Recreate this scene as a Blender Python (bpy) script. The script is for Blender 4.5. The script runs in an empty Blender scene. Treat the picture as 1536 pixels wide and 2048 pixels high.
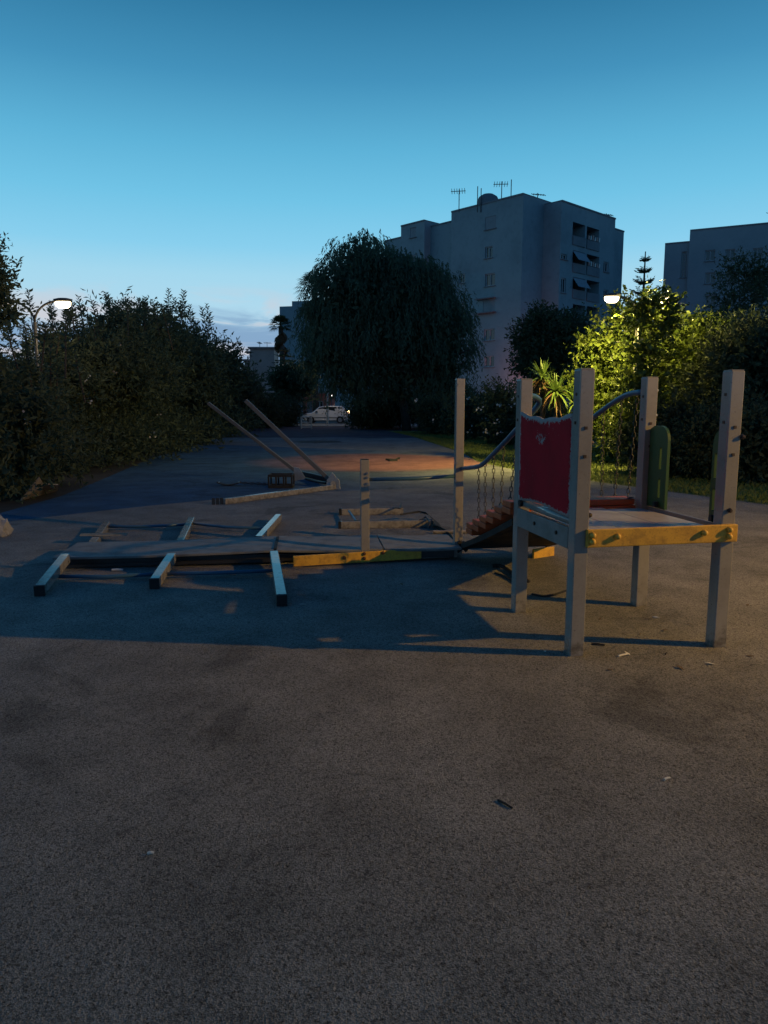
import bpy, bmesh, math, random
import numpy as np
from mathutils import Vector, Matrix

random.seed(7)
RNG = np.random.default_rng(11)
C = bpy.context.scene.collection
SC = bpy.context.scene

# ------------------------------------------------------------------ camera
F, EYE = 1462.0, 1.55                       # focal length in photo pixels (1536 x 2048), eye height in metres
PITCH = math.atan((1024 - 812) / F)
cp, sp = math.cos(PITCH), math.sin(PITCH)
cam_d = bpy.data.cameras.new("camera")
cam = bpy.data.objects.new("camera", cam_d)
C.objects.link(cam)
cam.location = (0, 0, EYE)
cam.rotation_euler = (math.pi / 2 - PITCH, 0, 0)
cam_d.sensor_fit = 'VERTICAL'
cam_d.sensor_height = 36.0
cam_d.sensor_width = 27.0
cam_d.lens = F / 2048 * 36.0
cam_d.clip_start = 0.05
cam_d.clip_end = 3000
SC.camera = cam

# ------------------------------------------------------------------ sky at dusk
def lin(r, g, b):
    f = lambda c: (c / 255 / 12.92) if c / 255 <= 0.04045 else ((c / 255 + 0.055) / 1.055) ** 2.4
    return (f(r), f(g), f(b), 1)

world = bpy.data.worlds.new("World")
SC.world = world
world.use_nodes = True
wt = world.node_tree
wt.nodes.clear()
def wn(t, **kw):
    n = wt.nodes.new(t)
    for k, v in kw.items():
        setattr(n, k, v)
    return n
def wmath(op, a, b=None, clamp=False):
    n = wn('ShaderNodeMath', operation=op); n.use_clamp = clamp
    for i, v in enumerate((a, b)):
        if v is None: continue
        if isinstance(v, (int, float)): n.inputs[i].default_value = v
        else: wt.links.new(v, n.inputs[i])
    return n.outputs[0]
out = wn('ShaderNodeOutputWorld'); bg = wn('ShaderNodeBackground')
bg.inputs[1].default_value = 1.0
wt.links.new(bg.outputs[0], out.inputs[0])
tc = wn('ShaderNodeTexCoord')
sep = wn('ShaderNodeSeparateXYZ'); wt.links.new(tc.outputs['Generated'], sep.inputs[0])
ramp = wn('ShaderNodeValToRGB')
wt.links.new(sep.outputs['Z'], ramp.inputs[0])
stops = [(0.00, (168, 192, 212)), (0.06, (174, 206, 226)), (0.12, (176, 217, 237)), (0.165, (163, 215, 238)), (0.20, (137, 207, 238)), (0.255, (113, 195, 230)),
         (0.31, (94, 178, 216)), (0.38, (68, 146, 188)), (0.45, (47, 119, 160)), (0.65, (32, 90, 140)), (1.0, (20, 62, 118))]
el = ramp.color_ramp.elements
while len(el) < len(stops): el.new(0.5)
for e, (p, c) in zip(el, stops):
    e.position = p; e.color = lin(*c)
# thin cloud streaks low over the afterglow
mp = wn('ShaderNodeMapping'); mp.inputs['Scale'].default_value = (7, 7, 34)
mp.inputs['Location'].default_value = (0.4, 0.2, 0.35)
wt.links.new(tc.outputs['Generated'], mp.inputs[0])
cn = wn('ShaderNodeTexNoise'); cn.inputs['Scale'].default_value = 1.0; cn.inputs['Detail'].default_value = 6
cn.inputs['Roughness'].default_value = 0.55; cn.inputs['Distortion'].default_value = 0.6
wt.links.new(mp.outputs[0], cn.inputs['Vector'])
cr = wn('ShaderNodeMapRange'); cr.interpolation_type = 'SMOOTHSTEP'
cr.inputs[1].default_value = 0.47; cr.inputs[2].default_value = 0.60
wt.links.new(cn.outputs[0], cr.inputs[0])
em = wn('ShaderNodeMapRange'); em.interpolation_type = 'SMOOTHSTEP'   # clouds only low down
em.inputs[1].default_value = 0.165; em.inputs[2].default_value = 0.10
wt.links.new(sep.outputs['Z'], em.inputs[0])
sund = Vector((-0.30, 0.95, 0)).normalized()                        # azimuth of the afterglow
dotn = wn('ShaderNodeVectorMath', operation='DOT_PRODUCT')
wt.links.new(tc.outputs['Generated'], dotn.inputs[0]); dotn.inputs[1].default_value = sund
az = wn('ShaderNodeMapRange'); az.interpolation_type = 'SMOOTHSTEP'
az.inputs[1].default_value = 0.86; az.inputs[2].default_value = 0.99
wt.links.new(dotn.outputs['Value'], az.inputs[0])
cm = wmath('MULTIPLY', wmath('MULTIPLY', cr.outputs[0], em.outputs[0]), az.outputs[0])
cmix = wn('ShaderNodeMix', data_type='RGBA')
bank = wn('ShaderNodeMapRange'); bank.interpolation_type = 'SMOOTHSTEP'   # a low blue-grey cloud bank with a ragged upper edge
bank.inputs[1].default_value = 0.125; bank.inputs[2].default_value = 0.085
wt.links.new(wmath('ADD', sep.outputs['Z'], wmath('MULTIPLY', wmath('SUBTRACT', cn.outputs[0], 0.5), 0.16)), bank.inputs[0])
bmix = wn('ShaderNodeMix', data_type='RGBA')
wt.links.new(wmath('MULTIPLY', wmath('MULTIPLY', bank.outputs[0], az.outputs[0]), 0.72), bmix.inputs['Factor'])
wt.links.new(ramp.outputs[0], bmix.inputs['A']); bmix.inputs['B'].default_value = lin(112, 146, 188)
wt.links.new(wmath('MULTIPLY', cm, 0.95), cmix.inputs['Factor'])
wt.links.new(bmix.outputs['Result'], cmix.inputs['A'])
cmix.inputs['B'].default_value = lin(206, 206, 214)
# the sky opposite the afterglow is dimmer and bluer
dim = wn('ShaderNodeMapRange'); dim.interpolation_type = 'SMOOTHSTEP'
dim.inputs[1].default_value = -1.0; dim.inputs[2].default_value = 0.8
wt.links.new(dotn.outputs['Value'], dim.inputs[0])
tint = wn('ShaderNodeMix', data_type='RGBA'); wt.links.new(dim.outputs[0], tint.inputs['Factor'])
tint.inputs['A'].default_value = (0.34, 0.52, 0.76, 1); tint.inputs['B'].default_value = (1, 1, 1, 1)
mul = wn('ShaderNodeMix', data_type='RGBA', blend_type='MULTIPLY'); mul.inputs['Factor'].default_value = 1
wt.links.new(cmix.outputs['Result'], mul.inputs['A']); wt.links.new(tint.outputs['Result'], mul.inputs['B'])
wt.links.new(mul.outputs['Result'], bg.inputs[0])


SC.view_settings.view_transform = 'Standard'
SC.view_settings.look = 'None'
SC.view_settings.exposure = 0.0
SC.view_settings.gamma = 1.0
SC.cycles.use_denoising = True
SC.cycles.max_bounces = 6
SC.cycles.sample_clamp_indirect = 4.0

# ------------------------------------------------------------------ photo pixel -> place
def ray(px, py):
    x = (px - 768) / F; u = (1024 - py) / F
    return Vector((x, cp + u * sp, -sp + u * cp))
def G(px, py, z=0.0):                       # the spot on a level surface
    r = ray(px, py); t = (z - EYE) / r.z
    return Vector((r.x * t, r.y * t, z))
def A(px, py, Y):                           # the spot at depth Y
    r = ray(px, py); t = Y / r.y
    return Vector((r.x * t, Y, EYE + r.z * t))
V = Vector

# ------------------------------------------------------------------ materials
MATS = {}
def nodes(name):
    m = bpy.data.materials.new(name); m.use_nodes = True
    t = m.node_tree; b = t.nodes['Principled BSDF']
    return m, t, b
def tex(t, kind, scale, **kw):
    n = t.nodes.new(kind); n.inputs['Scale'].default_value = scale
    for k, v in kw.items():
        if k in n.inputs: n.inputs[k].default_value = v
        else: setattr(n, k, v)
    c = t.nodes.get('TC') or t.nodes.new('ShaderNodeTexCoord'); c.name = 'TC'
    t.links.new(c.outputs['Object'], n.inputs['Vector'])
    return n
def rng(t, src, a, b, lo=0.0, hi=1.0):
    n = t.nodes.new('ShaderNodeMapRange'); n.interpolation_type = 'SMOOTHSTEP'
    n.inputs[1].default_value = a; n.inputs[2].default_value = b; n.inputs[3].default_value = lo; n.inputs[4].default_value = hi
    t.links.new(src, n.inputs[0]); return n.outputs[0]
def mix(t, f, a, b, blend='MIX'):
    n = t.nodes.new('ShaderNodeMix'); n.data_type = 'RGBA'; n.blend_type = blend
    for i, v in (('Factor', f), ('A', a), ('B', b)):
        if isinstance(v, (int, float)): n.inputs[i].default_value = v if i == 'Factor' else (v, v, v, 1)
        elif isinstance(v, tuple): n.inputs[i].default_value = v if len(v) == 4 else (*v, 1)
        else: t.links.new(v, n.inputs[i])
    return n.outputs['Result']
def mth(t, op, a, b=None, clamp=False):
    n = t.nodes.new('ShaderNodeMath'); n.operation = op; n.use_clamp = clamp
    for i, v in enumerate((a, b)):
        if v is None: continue
        if isinstance(v, (int, float)): n.inputs[i].default_value = v
        else: t.links.new(v, n.inputs[i])
    return n.outputs[0]
def bump(t, b, src, strength=0.3, dist=0.01):
    n = t.nodes.new('ShaderNodeBump'); n.inputs['Strength'].default_value = strength; n.inputs['Distance'].default_value = dist
    t.links.new(src, n.inputs['Height']); t.links.new(n.outputs[0], b.inputs['Normal'])

def plain(name, col, rough=0.6, metal=0.0, dirt=0.35, scale=6.0, dirtcol=None, spec=0.4):
    m, t, b = nodes(name)
    n = tex(t, 'ShaderNodeTexNoise', scale, Detail=6.0, Roughness=0.65)
    n2 = tex(t, 'ShaderNodeTexNoise', scale * 9, Detail=3.0)
    d = dirtcol or tuple(c * 0.45 for c in col)
    f = mth(t, 'MULTIPLY', rng(t, n.outputs[0], 0.42, 0.72), dirt)
    c = mix(t, f, (*col, 1), (*d, 1))
    c = mix(t, mth(t, 'MULTIPLY', rng(t, n2.outputs[0], 0.5, 0.75), dirt * 0.7), c, (*d, 1))
    t.links.new(c, b.inputs['Base Color'])
    t.links.new(rng(t, n.outputs[0], 0.3, 0.8, rough * 0.85, min(1, rough * 1.15)), b.inputs['Roughness'])
    b.inputs['Metallic'].default_value = metal
    b.inputs['Specular IOR Level'].default_value = spec
    bump(t, b, n2.outputs[0], 0.12, 0.003)
    MATS[name] = m; return m

plain('swing_unlit_paint', (0.09, 0.087, 0.083), 0.55, dirt=0.5)  # raised swing legs: darker base colour stands in for their being unlit
plain('tower_deck', (0.33, 0.31, 0.29), 0.5, dirt=0.5, dirtcol=(0.17, 0.15, 0.13))
plain('bridge_deck', (0.17, 0.168, 0.16), 0.75, dirt=0.5)
plain('post_paint', (0.26, 0.25, 0.23), 0.17, dirt=0.3, dirtcol=(0.15, 0.135, 0.115), spec=0.8)
plain('post_cap', (0.012, 0.012, 0.013), 0.7)
plain('deck_board', (0.20, 0.19, 0.18), 0.6, dirt=0.5, dirtcol=(0.10, 0.09, 0.08))
plain('yellow_board', (0.62, 0.36, 0.045), 0.5, dirt=0.7, scale=9.0, dirtcol=(0.24, 0.13, 0.03))
plain('yellow_cap', (0.62, 0.38, 0.06), 0.45, dirt=0.25)
plain('green_panel', (0.03, 0.085, 0.025), 0.45, dirt=0.3)
plain('blue_pipe', (0.035, 0.10, 0.17), 0.4, dirt=0.3)
plain('black_rubber', (0.012, 0.012, 0.012), 0.8)
plain('orange_plank', (0.50, 0.085, 0.018), 0.6, dirt=0.35, dirtcol=(0.10, 0.05, 0.03))
plain('galvanised', (0.32, 0.32, 0.32), 0.4, metal=0.8, dirt=0.4)
plain('dark_steel', (0.05, 0.05, 0.052), 0.5, metal=0.6)
plain('bolt', (0.07, 0.05, 0.04), 0.5, metal=0.5)
plain('rust', (0.10, 0.045, 0.02), 0.8)
plain('litter_white', (0.6, 0.58, 0.52), 0.7, dirt=0.3)
plain('litter_brown', (0.12, 0.075, 0.035), 0.8)
plain('twig', (0.03, 0.022, 0.016), 0.85)
plain('bark', (0.045, 0.034, 0.026), 0.9, dirt=0.6, scale=4)
plain('palm_bark', (0.07, 0.055, 0.04), 0.9, dirt=0.6, scale=5)
plain('asphalt', (0.045, 0.045, 0.047), 0.9, dirt=0.4, scale=2)
plain('kerb_stone', (0.26, 0.25, 0.23), 0.8, dirt=0.5, scale=2)
plain('soil', (0.035, 0.028, 0.02), 0.95, dirt=0.5, scale=1.5)
plain('wall_grey', (0.225, 0.27, 0.275), 0.85, dirt=0.5, scale=0.25, dirtcol=(0.14, 0.17, 0.18))
plain('wall_grey_pale', (0.235, 0.265, 0.27), 0.85, dirt=0.3, scale=0.3, dirtcol=(0.15, 0.18, 0.19))
plain('wall_pink', (0.46, 0.27, 0.22), 0.85, dirt=0.3, scale=0.3)
plain('wall_brick_red', (0.34, 0.10, 0.07), 0.85, dirt=0.4, scale=0.5)
plain('parapet', (0.17, 0.175, 0.18), 0.85, dirt=0.3, scale=0.4)
plain('shutter', (0.22, 0.23, 0.24), 0.7, dirt=0.2, scale=2)
plain('loggia_dark', (0.10, 0.10, 0.10), 0.85, dirt=0.3, scale=1)
plain('window_frame', (0.30, 0.30, 0.30), 0.5, dirt=0.1)
plain('awning', (0.22, 0.25, 0.27), 0.8)
plain('stone', (0.30, 0.29, 0.27), 0.85, dirt=0.5, scale=9)
plain('cardboard', (0.24, 0.21, 0.17), 0.85, dirt=0.4)
plain('car_paint', (0.62, 0.62, 0.60), 0.25, dirt=0.15, scale=1.5, spec=0.5)
plain('tyre', (0.015, 0.015, 0.015), 0.85)
plain('rim', (0.35, 0.35, 0.36), 0.35, metal=0.8)
plain('trim', (0.02, 0.02, 0.02), 0.5)
plain('lamp_pole', (0.07, 0.07, 0.07), 0.5, metal=0.3, dirt=0.3)

m, t, b = nodes('glass'); b.inputs['Base Color'].default_value = (0.02, 0.025, 0.03, 1); b.inputs['Roughness'].default_value = 0.08
b.inputs['Specular IOR Level'].default_value = 0.6; MATS['glass'] = m

def emit(name, col, s):
    m, t, b = nodes(name)
    b.inputs['Base Color'].default_value = (0.8, 0.8, 0.75, 1)
    b.inputs['Emission Color'].default_value = (*col, 1); b.inputs['Emission Strength'].default_value = s
    MATS[name] = m
emit('bulb_warm', (1.0, 0.80, 0.48), 14)
emit('bulb_white', (1.0, 0.93, 0.8), 9)
emit('bulb_dim', (1.0, 0.90, 0.8), 1.2)
emit('tail_light', (1.0, 0.55, 0.26), 22)
emit('far_bulb', (1.0, 0.95, 0.85), 6)

# --- rubber playground floor: fused granules, poured in coloured fields
def granules(t, b, base):
    v = tex(t, 'ShaderNodeTexVoronoi', 200.0)
    v2 = tex(t, 'ShaderNodeTexVoronoi', 95.0)
    n1 = tex(t, 'ShaderNodeTexNoise', 95.0, Detail=4.0, Roughness=0.7)
    n2 = tex(t, 'ShaderNodeTexNoise', 2.2, Detail=5.0, Roughness=0.6)
    n3 = tex(t, 'ShaderNodeTexNoise', 0.5, Detail=4.0, Roughness=0.6)
    hs = t.nodes.new('ShaderNodeSeparateColor'); t.links.new(v.outputs['Color'], hs.inputs[0])
    hs2 = t.nodes.new('ShaderNodeSeparateColor'); t.links.new(v2.outputs['Color'], hs2.inputs[0])
    c = mix(t, 1.0, base, rng(t, hs.outputs[0], 0.0, 1.0, 0.68, 1.32), 'MULTIPLY')
    c = mix(t, 1.0, c, rng(t, hs2.outputs[1], 0.05, 0.35, 0.68, 1.06), 'MULTIPLY')
    c = mix(t, rng(t, n1.outputs[0], 0.57, 0.67, 0, 0.8), c, (0.02, 0.018, 0.016, 1))
    c = mix(t, 1.0, c, rng(t, n2.outputs[0], 0.3, 0.7, 0.82, 1.14), 'MULTIPLY')
    c = mix(t, 1.0, c, rng(t, n3.outputs[0], 0.3, 0.7, 0.84, 1.14), 'MULTIPLY')
    n4 = tex(t, 'ShaderNodeTexNoise', 0.9, Detail=7.0, Roughness=0.68, Distortion=0.8)
    n5 = tex(t, 'ShaderNodeTexNoise', 7.0, Detail=6.0, Roughness=0.7)
    c = mix(t, 1.0, c, rng(t, n4.outputs[0], 0.54, 0.66, 1.0, 0.66), 'MULTIPLY')
    c = mix(t, 1.0, c, rng(t, n5.outputs[0], 0.58, 0.72, 1.0, 0.70), 'MULTIPLY')
    t.links.new(c, b.inputs['Base Color'])
    b.inputs['Roughness'].default_value = 0.95; b.inputs['Specular IOR Level'].default_value = 0.15
    h = mth(t, 'SUBTRACT', v.outputs['Distance'], mth(t, 'MULTIPLY', rng(t, n1.outputs[0], 0.55, 0.7), 1.2))
    h = mth(t, 'SUBTRACT', h, mth(t, 'MULTIPLY', v2.outputs['Distance'], 0.8))
    bump(t, b, h, 0.8, 0.004)
m, t, b = nodes('rubber_floor')
tcn = t.nodes.new('ShaderNodeTexCoord'); tcn.name = 'TC'
sx = t.nodes.new('ShaderNodeSeparateXYZ'); t.links.new(tcn.outputs['Object'], sx.inputs[0])
X, Y = sx.outputs[0], sx.outputs[1]
wob = tex(t, 'ShaderNodeTexNoise', 0.35, Detail=2.0)
wv = mth(t, 'MULTIPLY', mth(t, 'SUBTRACT', wob.outputs[0], 0.5), 1.0)
grain = tex(t, 'ShaderNodeTexNoise', 40.0)
gv = mth(t, 'MULTIPLY', mth(t, 'SUBTRACT', grain.outputs[0], 0.5), 0.25)
yb = mth(t, 'ADD', mth(t, 'ADD', 13.6, mth(t, 'MULTIPLY', X, 0.25)), mth(t, 'MULTIPLY', mth(t, 'MULTIPLY', X, X), -0.10))
dblue = mth(t, 'ADD', mth(t, 'SUBTRACT', Y, yb), gv)
mblue = rng(t, dblue, -0.06, 0.06)
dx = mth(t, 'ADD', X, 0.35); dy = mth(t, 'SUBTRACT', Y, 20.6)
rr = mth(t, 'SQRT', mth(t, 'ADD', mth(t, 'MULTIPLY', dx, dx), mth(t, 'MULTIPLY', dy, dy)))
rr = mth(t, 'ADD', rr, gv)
mor = mth(t, 'MULTIPLY', rng(t, mth(t, 'ADD', rr, mth(t, 'MULTIPLY', wv, 0.8)), 3.6, 2.7), rng(t, mth(t, 'ADD', X, wv), -3.6, 0.0, 0.35, 0.9))  # orange dulls to the left: the lamp's falloff put into the colour
mout = rng(t, mth(t, 'ADD', Y, mth(t, 'MULTIPLY', X, 0.6)), 25.5, 25.7)
mout2 = rng(t, mth(t, 'ADD', Y, mth(t, 'MULTIPLY', wv, 4)), 36.0, 36.4)
beige = (0.198, 0.190, 0.168, 1)
mblue = mth(t, 'MULTIPLY', mblue, rng(t, mth(t, 'ADD', X, wv), 1.5, -2.5, 0.25, 1.0))
base = mix(t, mblue, beige, (0.040, 0.092, 0.150, 1))
base = mix(t, mout, base, (0.165, 0.165, 0.162, 1))
base = mix(t, mout2, base, (0.065, 0.06, 0.08, 1))
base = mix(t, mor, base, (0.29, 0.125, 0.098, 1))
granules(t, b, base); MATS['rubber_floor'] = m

# --- red panel: paint flaked off along the edges and in a scatter near the top
m, t, b = nodes('red_panel')
tcn = t.nodes.new('ShaderNodeTexCoord'); tcn.name = 'TC'
att = t.nodes.new('ShaderNodeAttribute'); att.attribute_name = 'edge'
nz = tex(t, 'ShaderNodeTexNoise', 34.0, Detail=7.0, Roughness=0.78)
wear = mth(t, 'ADD', att.outputs['Fac'], mth(t, 'MULTIPLY', mth(t, 'SUBTRACT', nz.outputs[0], 0.5), 1.5))
f = rng(t, wear, 0.59, 0.64)
nf = tex(t, 'ShaderNodeTexNoise', 5, Detail=4.0)
red = mix(t, rng(t, nf.outputs[0], 0.35, 0.7), (0.36, 0.004, 0.016, 1), (0.26, 0.004, 0.012, 1))
t.links.new(mix(t, f, red, (0.30, 0.27, 0.27, 1)), b.inputs['Base Color']); b.inputs['Roughness'].default_value = 0.75; b.inputs['Specular IOR Level'].default_value = 0.15
bump(t, b, mth(t, 'SUBTRACT', 1.0, f), 0.4, 0.002); MATS['red_panel'] = m

def leafmat(name, c1, c2, rough=0.5, trans=0.35):
    m, t, b = nodes(name)
    g = t.nodes.new('ShaderNodeNewGeometry')
    c = mix(t, g.outputs['Random Per Island'], (*c1, 1), (*c2, 1))
    t.links.new(c, b.inputs['Base Color']); b.inputs['Roughness'].default_value = rough; b.inputs['Specular IOR Level'].default_value = 0.2
    tr = t.nodes.new('ShaderNodeBsdfTranslucent'); t.links.new(c, tr.inputs[0])
    ms = t.nodes.new('ShaderNodeMixShader'); ms.inputs[0].default_value = trans
    t.links.new(b.outputs[0], ms.inputs[1]); t.links.new(tr.outputs[0], ms.inputs[2])
    t.links.new(ms.outputs[0], t.nodes['Material Output'].inputs[0])
    MATS[name] = m
leafmat('leaf_oleander', (0.042, 0.058, 0.036), (0.085, 0.11, 0.062), 0.7)
leafmat('leaf_pepper', (0.06, 0.085, 0.055), (0.11, 0.14, 0.08), 0.7)
leafmat('leaf_bright', (0.032, 0.055, 0.010), (0.10, 0.13, 0.025), 0.4)
leafmat('leaf_dark', (0.034, 0.048, 0.028), (0.075, 0.098, 0.05), 0.65)
leafmat('leaf_palm', (0.03, 0.045, 0.018), (0.06, 0.08, 0.03))
leafmat('leaf_dead', (0.09, 0.055, 0.03), (0.15, 0.09, 0.045))
leafmat('leaf_rosette', (0.05, 0.09, 0.02), (0.10, 0.15, 0.035), 0.4)
leafmat('flower', (0.45, 0.40, 0.40), (0.6, 0.55, 0.53), 0.6)
leafmat('grass', (0.085, 0.12, 0.03), (0.15, 0.18, 0.05), 0.6)

# ------------------------------------------------------------------ geometry helpers
class MB:
    def __init__(s): s.v = []; s.f = []
    def add(s, vs, fs):
        o = len(s.v); s.v += [tuple(p) for p in vs]; s.f += [tuple(i + o for i in f) for f in fs]; return s
    def beam(s, a, b, w, h, up=(0, 0, 1)):
        a, b = V(a), V(b); d = (b - a).normalized(); up = V(up)
        side = d.cross(up)
        if side.length < 1e-5: side = d.cross(V((1, 0, 0)))
        side.normalize(); u = side.cross(d).normalized()
        vs = [p + side * (sx_ * w / 2) + u * (sy_ * h / 2) for p in (a, b) for sx_, sy_ in ((-1, -1), (1, -1), (1, 1), (-1, 1))]
        return s.add(vs, [(0, 1, 2, 3), (7, 6, 5, 4), (0, 4, 5, 1), (1, 5, 6, 2), (2, 6, 7, 3), (3, 7, 4, 0)])
    def tube(s, pts, r, n=8, cap=True):
        pts = [V(p) for p in pts]; k = len(pts); rs = r if isinstance(r, (list, tuple)) else [r] * k
        vs = []; prev = None
        for i, p in enumerate(pts):
            d = (pts[min(i + 1, k - 1)] - pts[max(i - 1, 0)]).normalized()
            if prev is None:
                x = d.cross(V((0, 0, 1)))
                if x.length < 1e-3: x = d.cross(V((1, 0, 0)))
            else: x = prev - d * prev.dot(d)
            x.normalize(); prev = x; y = d.cross(x)
            vs += [p + (x * math.cos(2 * math.pi * j / n) + y * math.sin(2 * math.pi * j / n)) * rs[i] for j in range(n)]
        fs = [(i * n + j, i * n + (j + 1) % n, (i + 1) * n + (j + 1) % n, (i + 1) * n + j) for i in range(k - 1) for j in range(n)]
        if cap: fs += [tuple(range(n))[::-1], tuple(range((k - 1) * n, k * n))]
        return s.add(vs, fs)
    def prism(s, pts, off):                 # flat outline (3D points) given a thickness vector
        n = len(pts); off = V(off); pts = [V(p) for p in pts]
        vs = pts + [p + off for p in pts]
        return s.add(vs, [tuple(range(n))[::-1], tuple(range(n, 2 * n))] + [(i, (i + 1) % n, (i + 1) % n + n, i + n) for i in range(n)])
    def quad(s, a, b, c, d): return s.add([a, b, c, d], [(0, 1, 2, 3)])
    def build(s, name, mat, parent=None, bevel=0, smooth=False, origin=None):
        o0 = V(parent['_o']) if parent and '_o' in parent else (V(origin) if origin is not None else V((0, 0, 0)))
        me = bpy.data.meshes.new(name)
        me.from_pydata([tuple(V(p) - o0) for p in s.v], [], s.f); me.update()
        if mat: me.materials.append(MATS[mat])
        bm = bmesh.new(); bm.from_mesh(me); bmesh.ops.recalc_face_normals(bm, faces=bm.faces); bm.to_mesh(me); bm.free()
        if smooth: me.polygons.foreach_set('use_smooth', [True] * len(me.polygons))
        o = bpy.data.objects.new(name, me); C.objects.link(o)
        if parent: o.parent = parent; o['_o'] = parent['_o']
        else: o.location = o0; o['_o'] = tuple(o0)
        if bevel:
            md = o.modifiers.new('edge', 'BEVEL'); md.width = bevel; md.segments = 2; md.limit_method = 'ANGLE'
        return o
def thing(name, label, cat, loc, group=None):
    o = bpy.data.objects.new(name, None); C.objects.link(o); o.location = loc; o['_o'] = tuple(loc)
    o.empty_display_size = 0.2
    return tag(o, label, cat, group)
def tag(o, label, cat, group=None, kind=None):
    o['label'] = label
    if cat: o['category'] = cat
    if group: o['group'] = group
    if kind: o['kind'] = kind
    return o
def grime(name, z0=0.0, z1=0.35, col=(0.07, 0.06, 0.048)):
    """splash dirt and scuffs gathered on the lower part of a painted post"""
    t = MATS[name].node_tree; b = t.nodes['Principled BSDF']; src = b.inputs['Base Color'].links[0].from_socket
    sx_ = t.nodes.new('ShaderNodeSeparateXYZ'); t.links.new(t.nodes['TC'].outputs['Object'], sx_.inputs[0])
    nz_ = tex(t, 'ShaderNodeTexNoise', 14.0, Detail=6.0, Roughness=0.7)
    h_ = mth(t, 'ADD', sx_.outputs[2], mth(t, 'MULTIPLY', mth(t, 'SUBTRACT', nz_.outputs[0], 0.5), 0.9))
    ch = tex(t, 'ShaderNodeTexNoise', 55.0, Detail=5.0, Roughness=0.75)
    c = mix(t, rng(t, h_, z1, z0, 0.0, 0.75), src, (*col, 1)); c = mix(t, rng(t, ch.outputs[0], 0.62, 0.68, 0, 0.7), c, (*col, 1))
    t.links.new(c, b.inputs['Base Color'])
grime('post_paint', -0.12, 0.16)
def struct(o): o['kind'] = 'structure'; return o
def B(a, b, w, h, up=(0, 0, 1)): return MB().beam(a, b, w, h, up)
def T(pts, r, n=8): return MB().tube(pts, r, n)
def chain(a, b, step=0.042, r=0.0036, sag=0.0):
    a, b = V(a), V(b); m_ = MB(); L = (b - a).length; k = max(2, int(L / step))
    d0 = (b - a).normalized(); x0 = d0.cross(V((0.3, 0.9, 0.1))).normalized(); y0 = d0.cross(x0)
    for i in range(k):
        c = a.lerp(b, (i + 0.5) / k) - V((0, 0, sag * math.sin(math.pi * (i + 0.5) / k)))
        x = x0 if i % 2 else y0
        ring = [c + d0 * (0.62 * step * math.cos(q)) + x * (0.3 * step * math.sin(q)) for q in [2 * math.pi * j / 6 for j in range(6)]]
        m_.tube(ring + [ring[0]], r, 4, cap=False)
    return m_
def arrays(name, verts, faces4, mat, parent=None, origin=(0, 0, 0)):
    o0 = np.array(parent['_o'] if parent else origin, dtype=np.float64)
    me = bpy.data.meshes.new(name); n = len(verts); k = len(faces4)
    me.vertices.add(n); me.vertices.foreach_set('co', (verts - o0).astype(np.float32).ravel())
    me.loops.add(k * 4); me.loops.foreach_set('vertex_index', faces4.astype(np.int32).ravel())
    me.polygons.add(k); me.polygons.foreach_set('loop_start', np.arange(0, 4 * k, 4, dtype=np.int32))
    me.update(calc_edges=True); me.validate()
    me.materials.append(MATS[mat])
    o = bpy.data.objects.new(name, me); C.objects.link(o)
    if parent: o.parent = parent; o['_o'] = parent['_o']
    else: o.location = tuple(o0); o['_o'] = tuple(o0)
    return o
def norm(a): return a / np.maximum(np.linalg.norm(a, axis=1, keepdims=True), 1e-9)
def rdir(n): return norm(RNG.normal(size=(n, 3)))
def leafmesh(name, P, D, L, asp, mat, parent, kind='stuff'):
    """one folded rhombus per leaf: base P, axis D, length L, width asp*L"""
    n = len(P); S = norm(np.cross(D, rdir(n))); N = np.cross(S, D)
    L = np.asarray(L).reshape(-1, 1) * np.ones((n, 1)); W = L * asp * 0.5
    mid = P + D * L * 0.45
    v = np.stack([P, mid + S * W + N * W * 0.35, P + D * L - N * L * 0.08, mid - S * W + N * W * 0.35], axis=1).reshape(-1, 3)
    f = np.arange(n * 4).reshape(-1, 4)
    o = arrays(name, v, f, mat, parent)
    if kind: o['kind'] = kind
    return o

# ------------------------------------------------------------------ ground
def sheet(name, pts, z, mat):
    m_ = MB(); m_.add([(x, y, z) for x, y in pts], [tuple(range(len(pts)))])
    return struct(m_.build(name, mat))
sheet('ground', [(-700, -300), (700, -300), (700, 1200), (-700, 1200)], 0.0, 'soil')
floor_outline = [(-9, -8), (12, -8), (9.5, 4), (7.6, 9.4), (6.1, 11.4), (4.5, 14.7), (3.4, 17.2), (2.95, 18.8), (2.62, 20.5), (2.6, 24.6), (2.1, 30), (1.4, 38), (0.2, 46), (-0.5, 56),
                 (-9.5, 56), (-8.6, 44), (-8.0, 33), (-6.9, 21.5), (-6.0, 15.5), (-5.6, 12.6), (-5.6, 9.0), (-6.5, 4)]
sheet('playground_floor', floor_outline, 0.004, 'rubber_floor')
sheet('road', [(-90, 62), (60, 62), (60, 72), (-90, 72)], 0.004, 'asphalt')
struct(B((-90, 61.6, 0.05), (60, 61.6, 0.05), 0.3, 0.12).build('kerb', 'kerb_stone', bevel=0.01))
struct(B((-90, 59.6, 0.004), (60, 59.6, 0.004), 3.4, 0.05).build('pavement', 'kerb_stone'))

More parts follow.
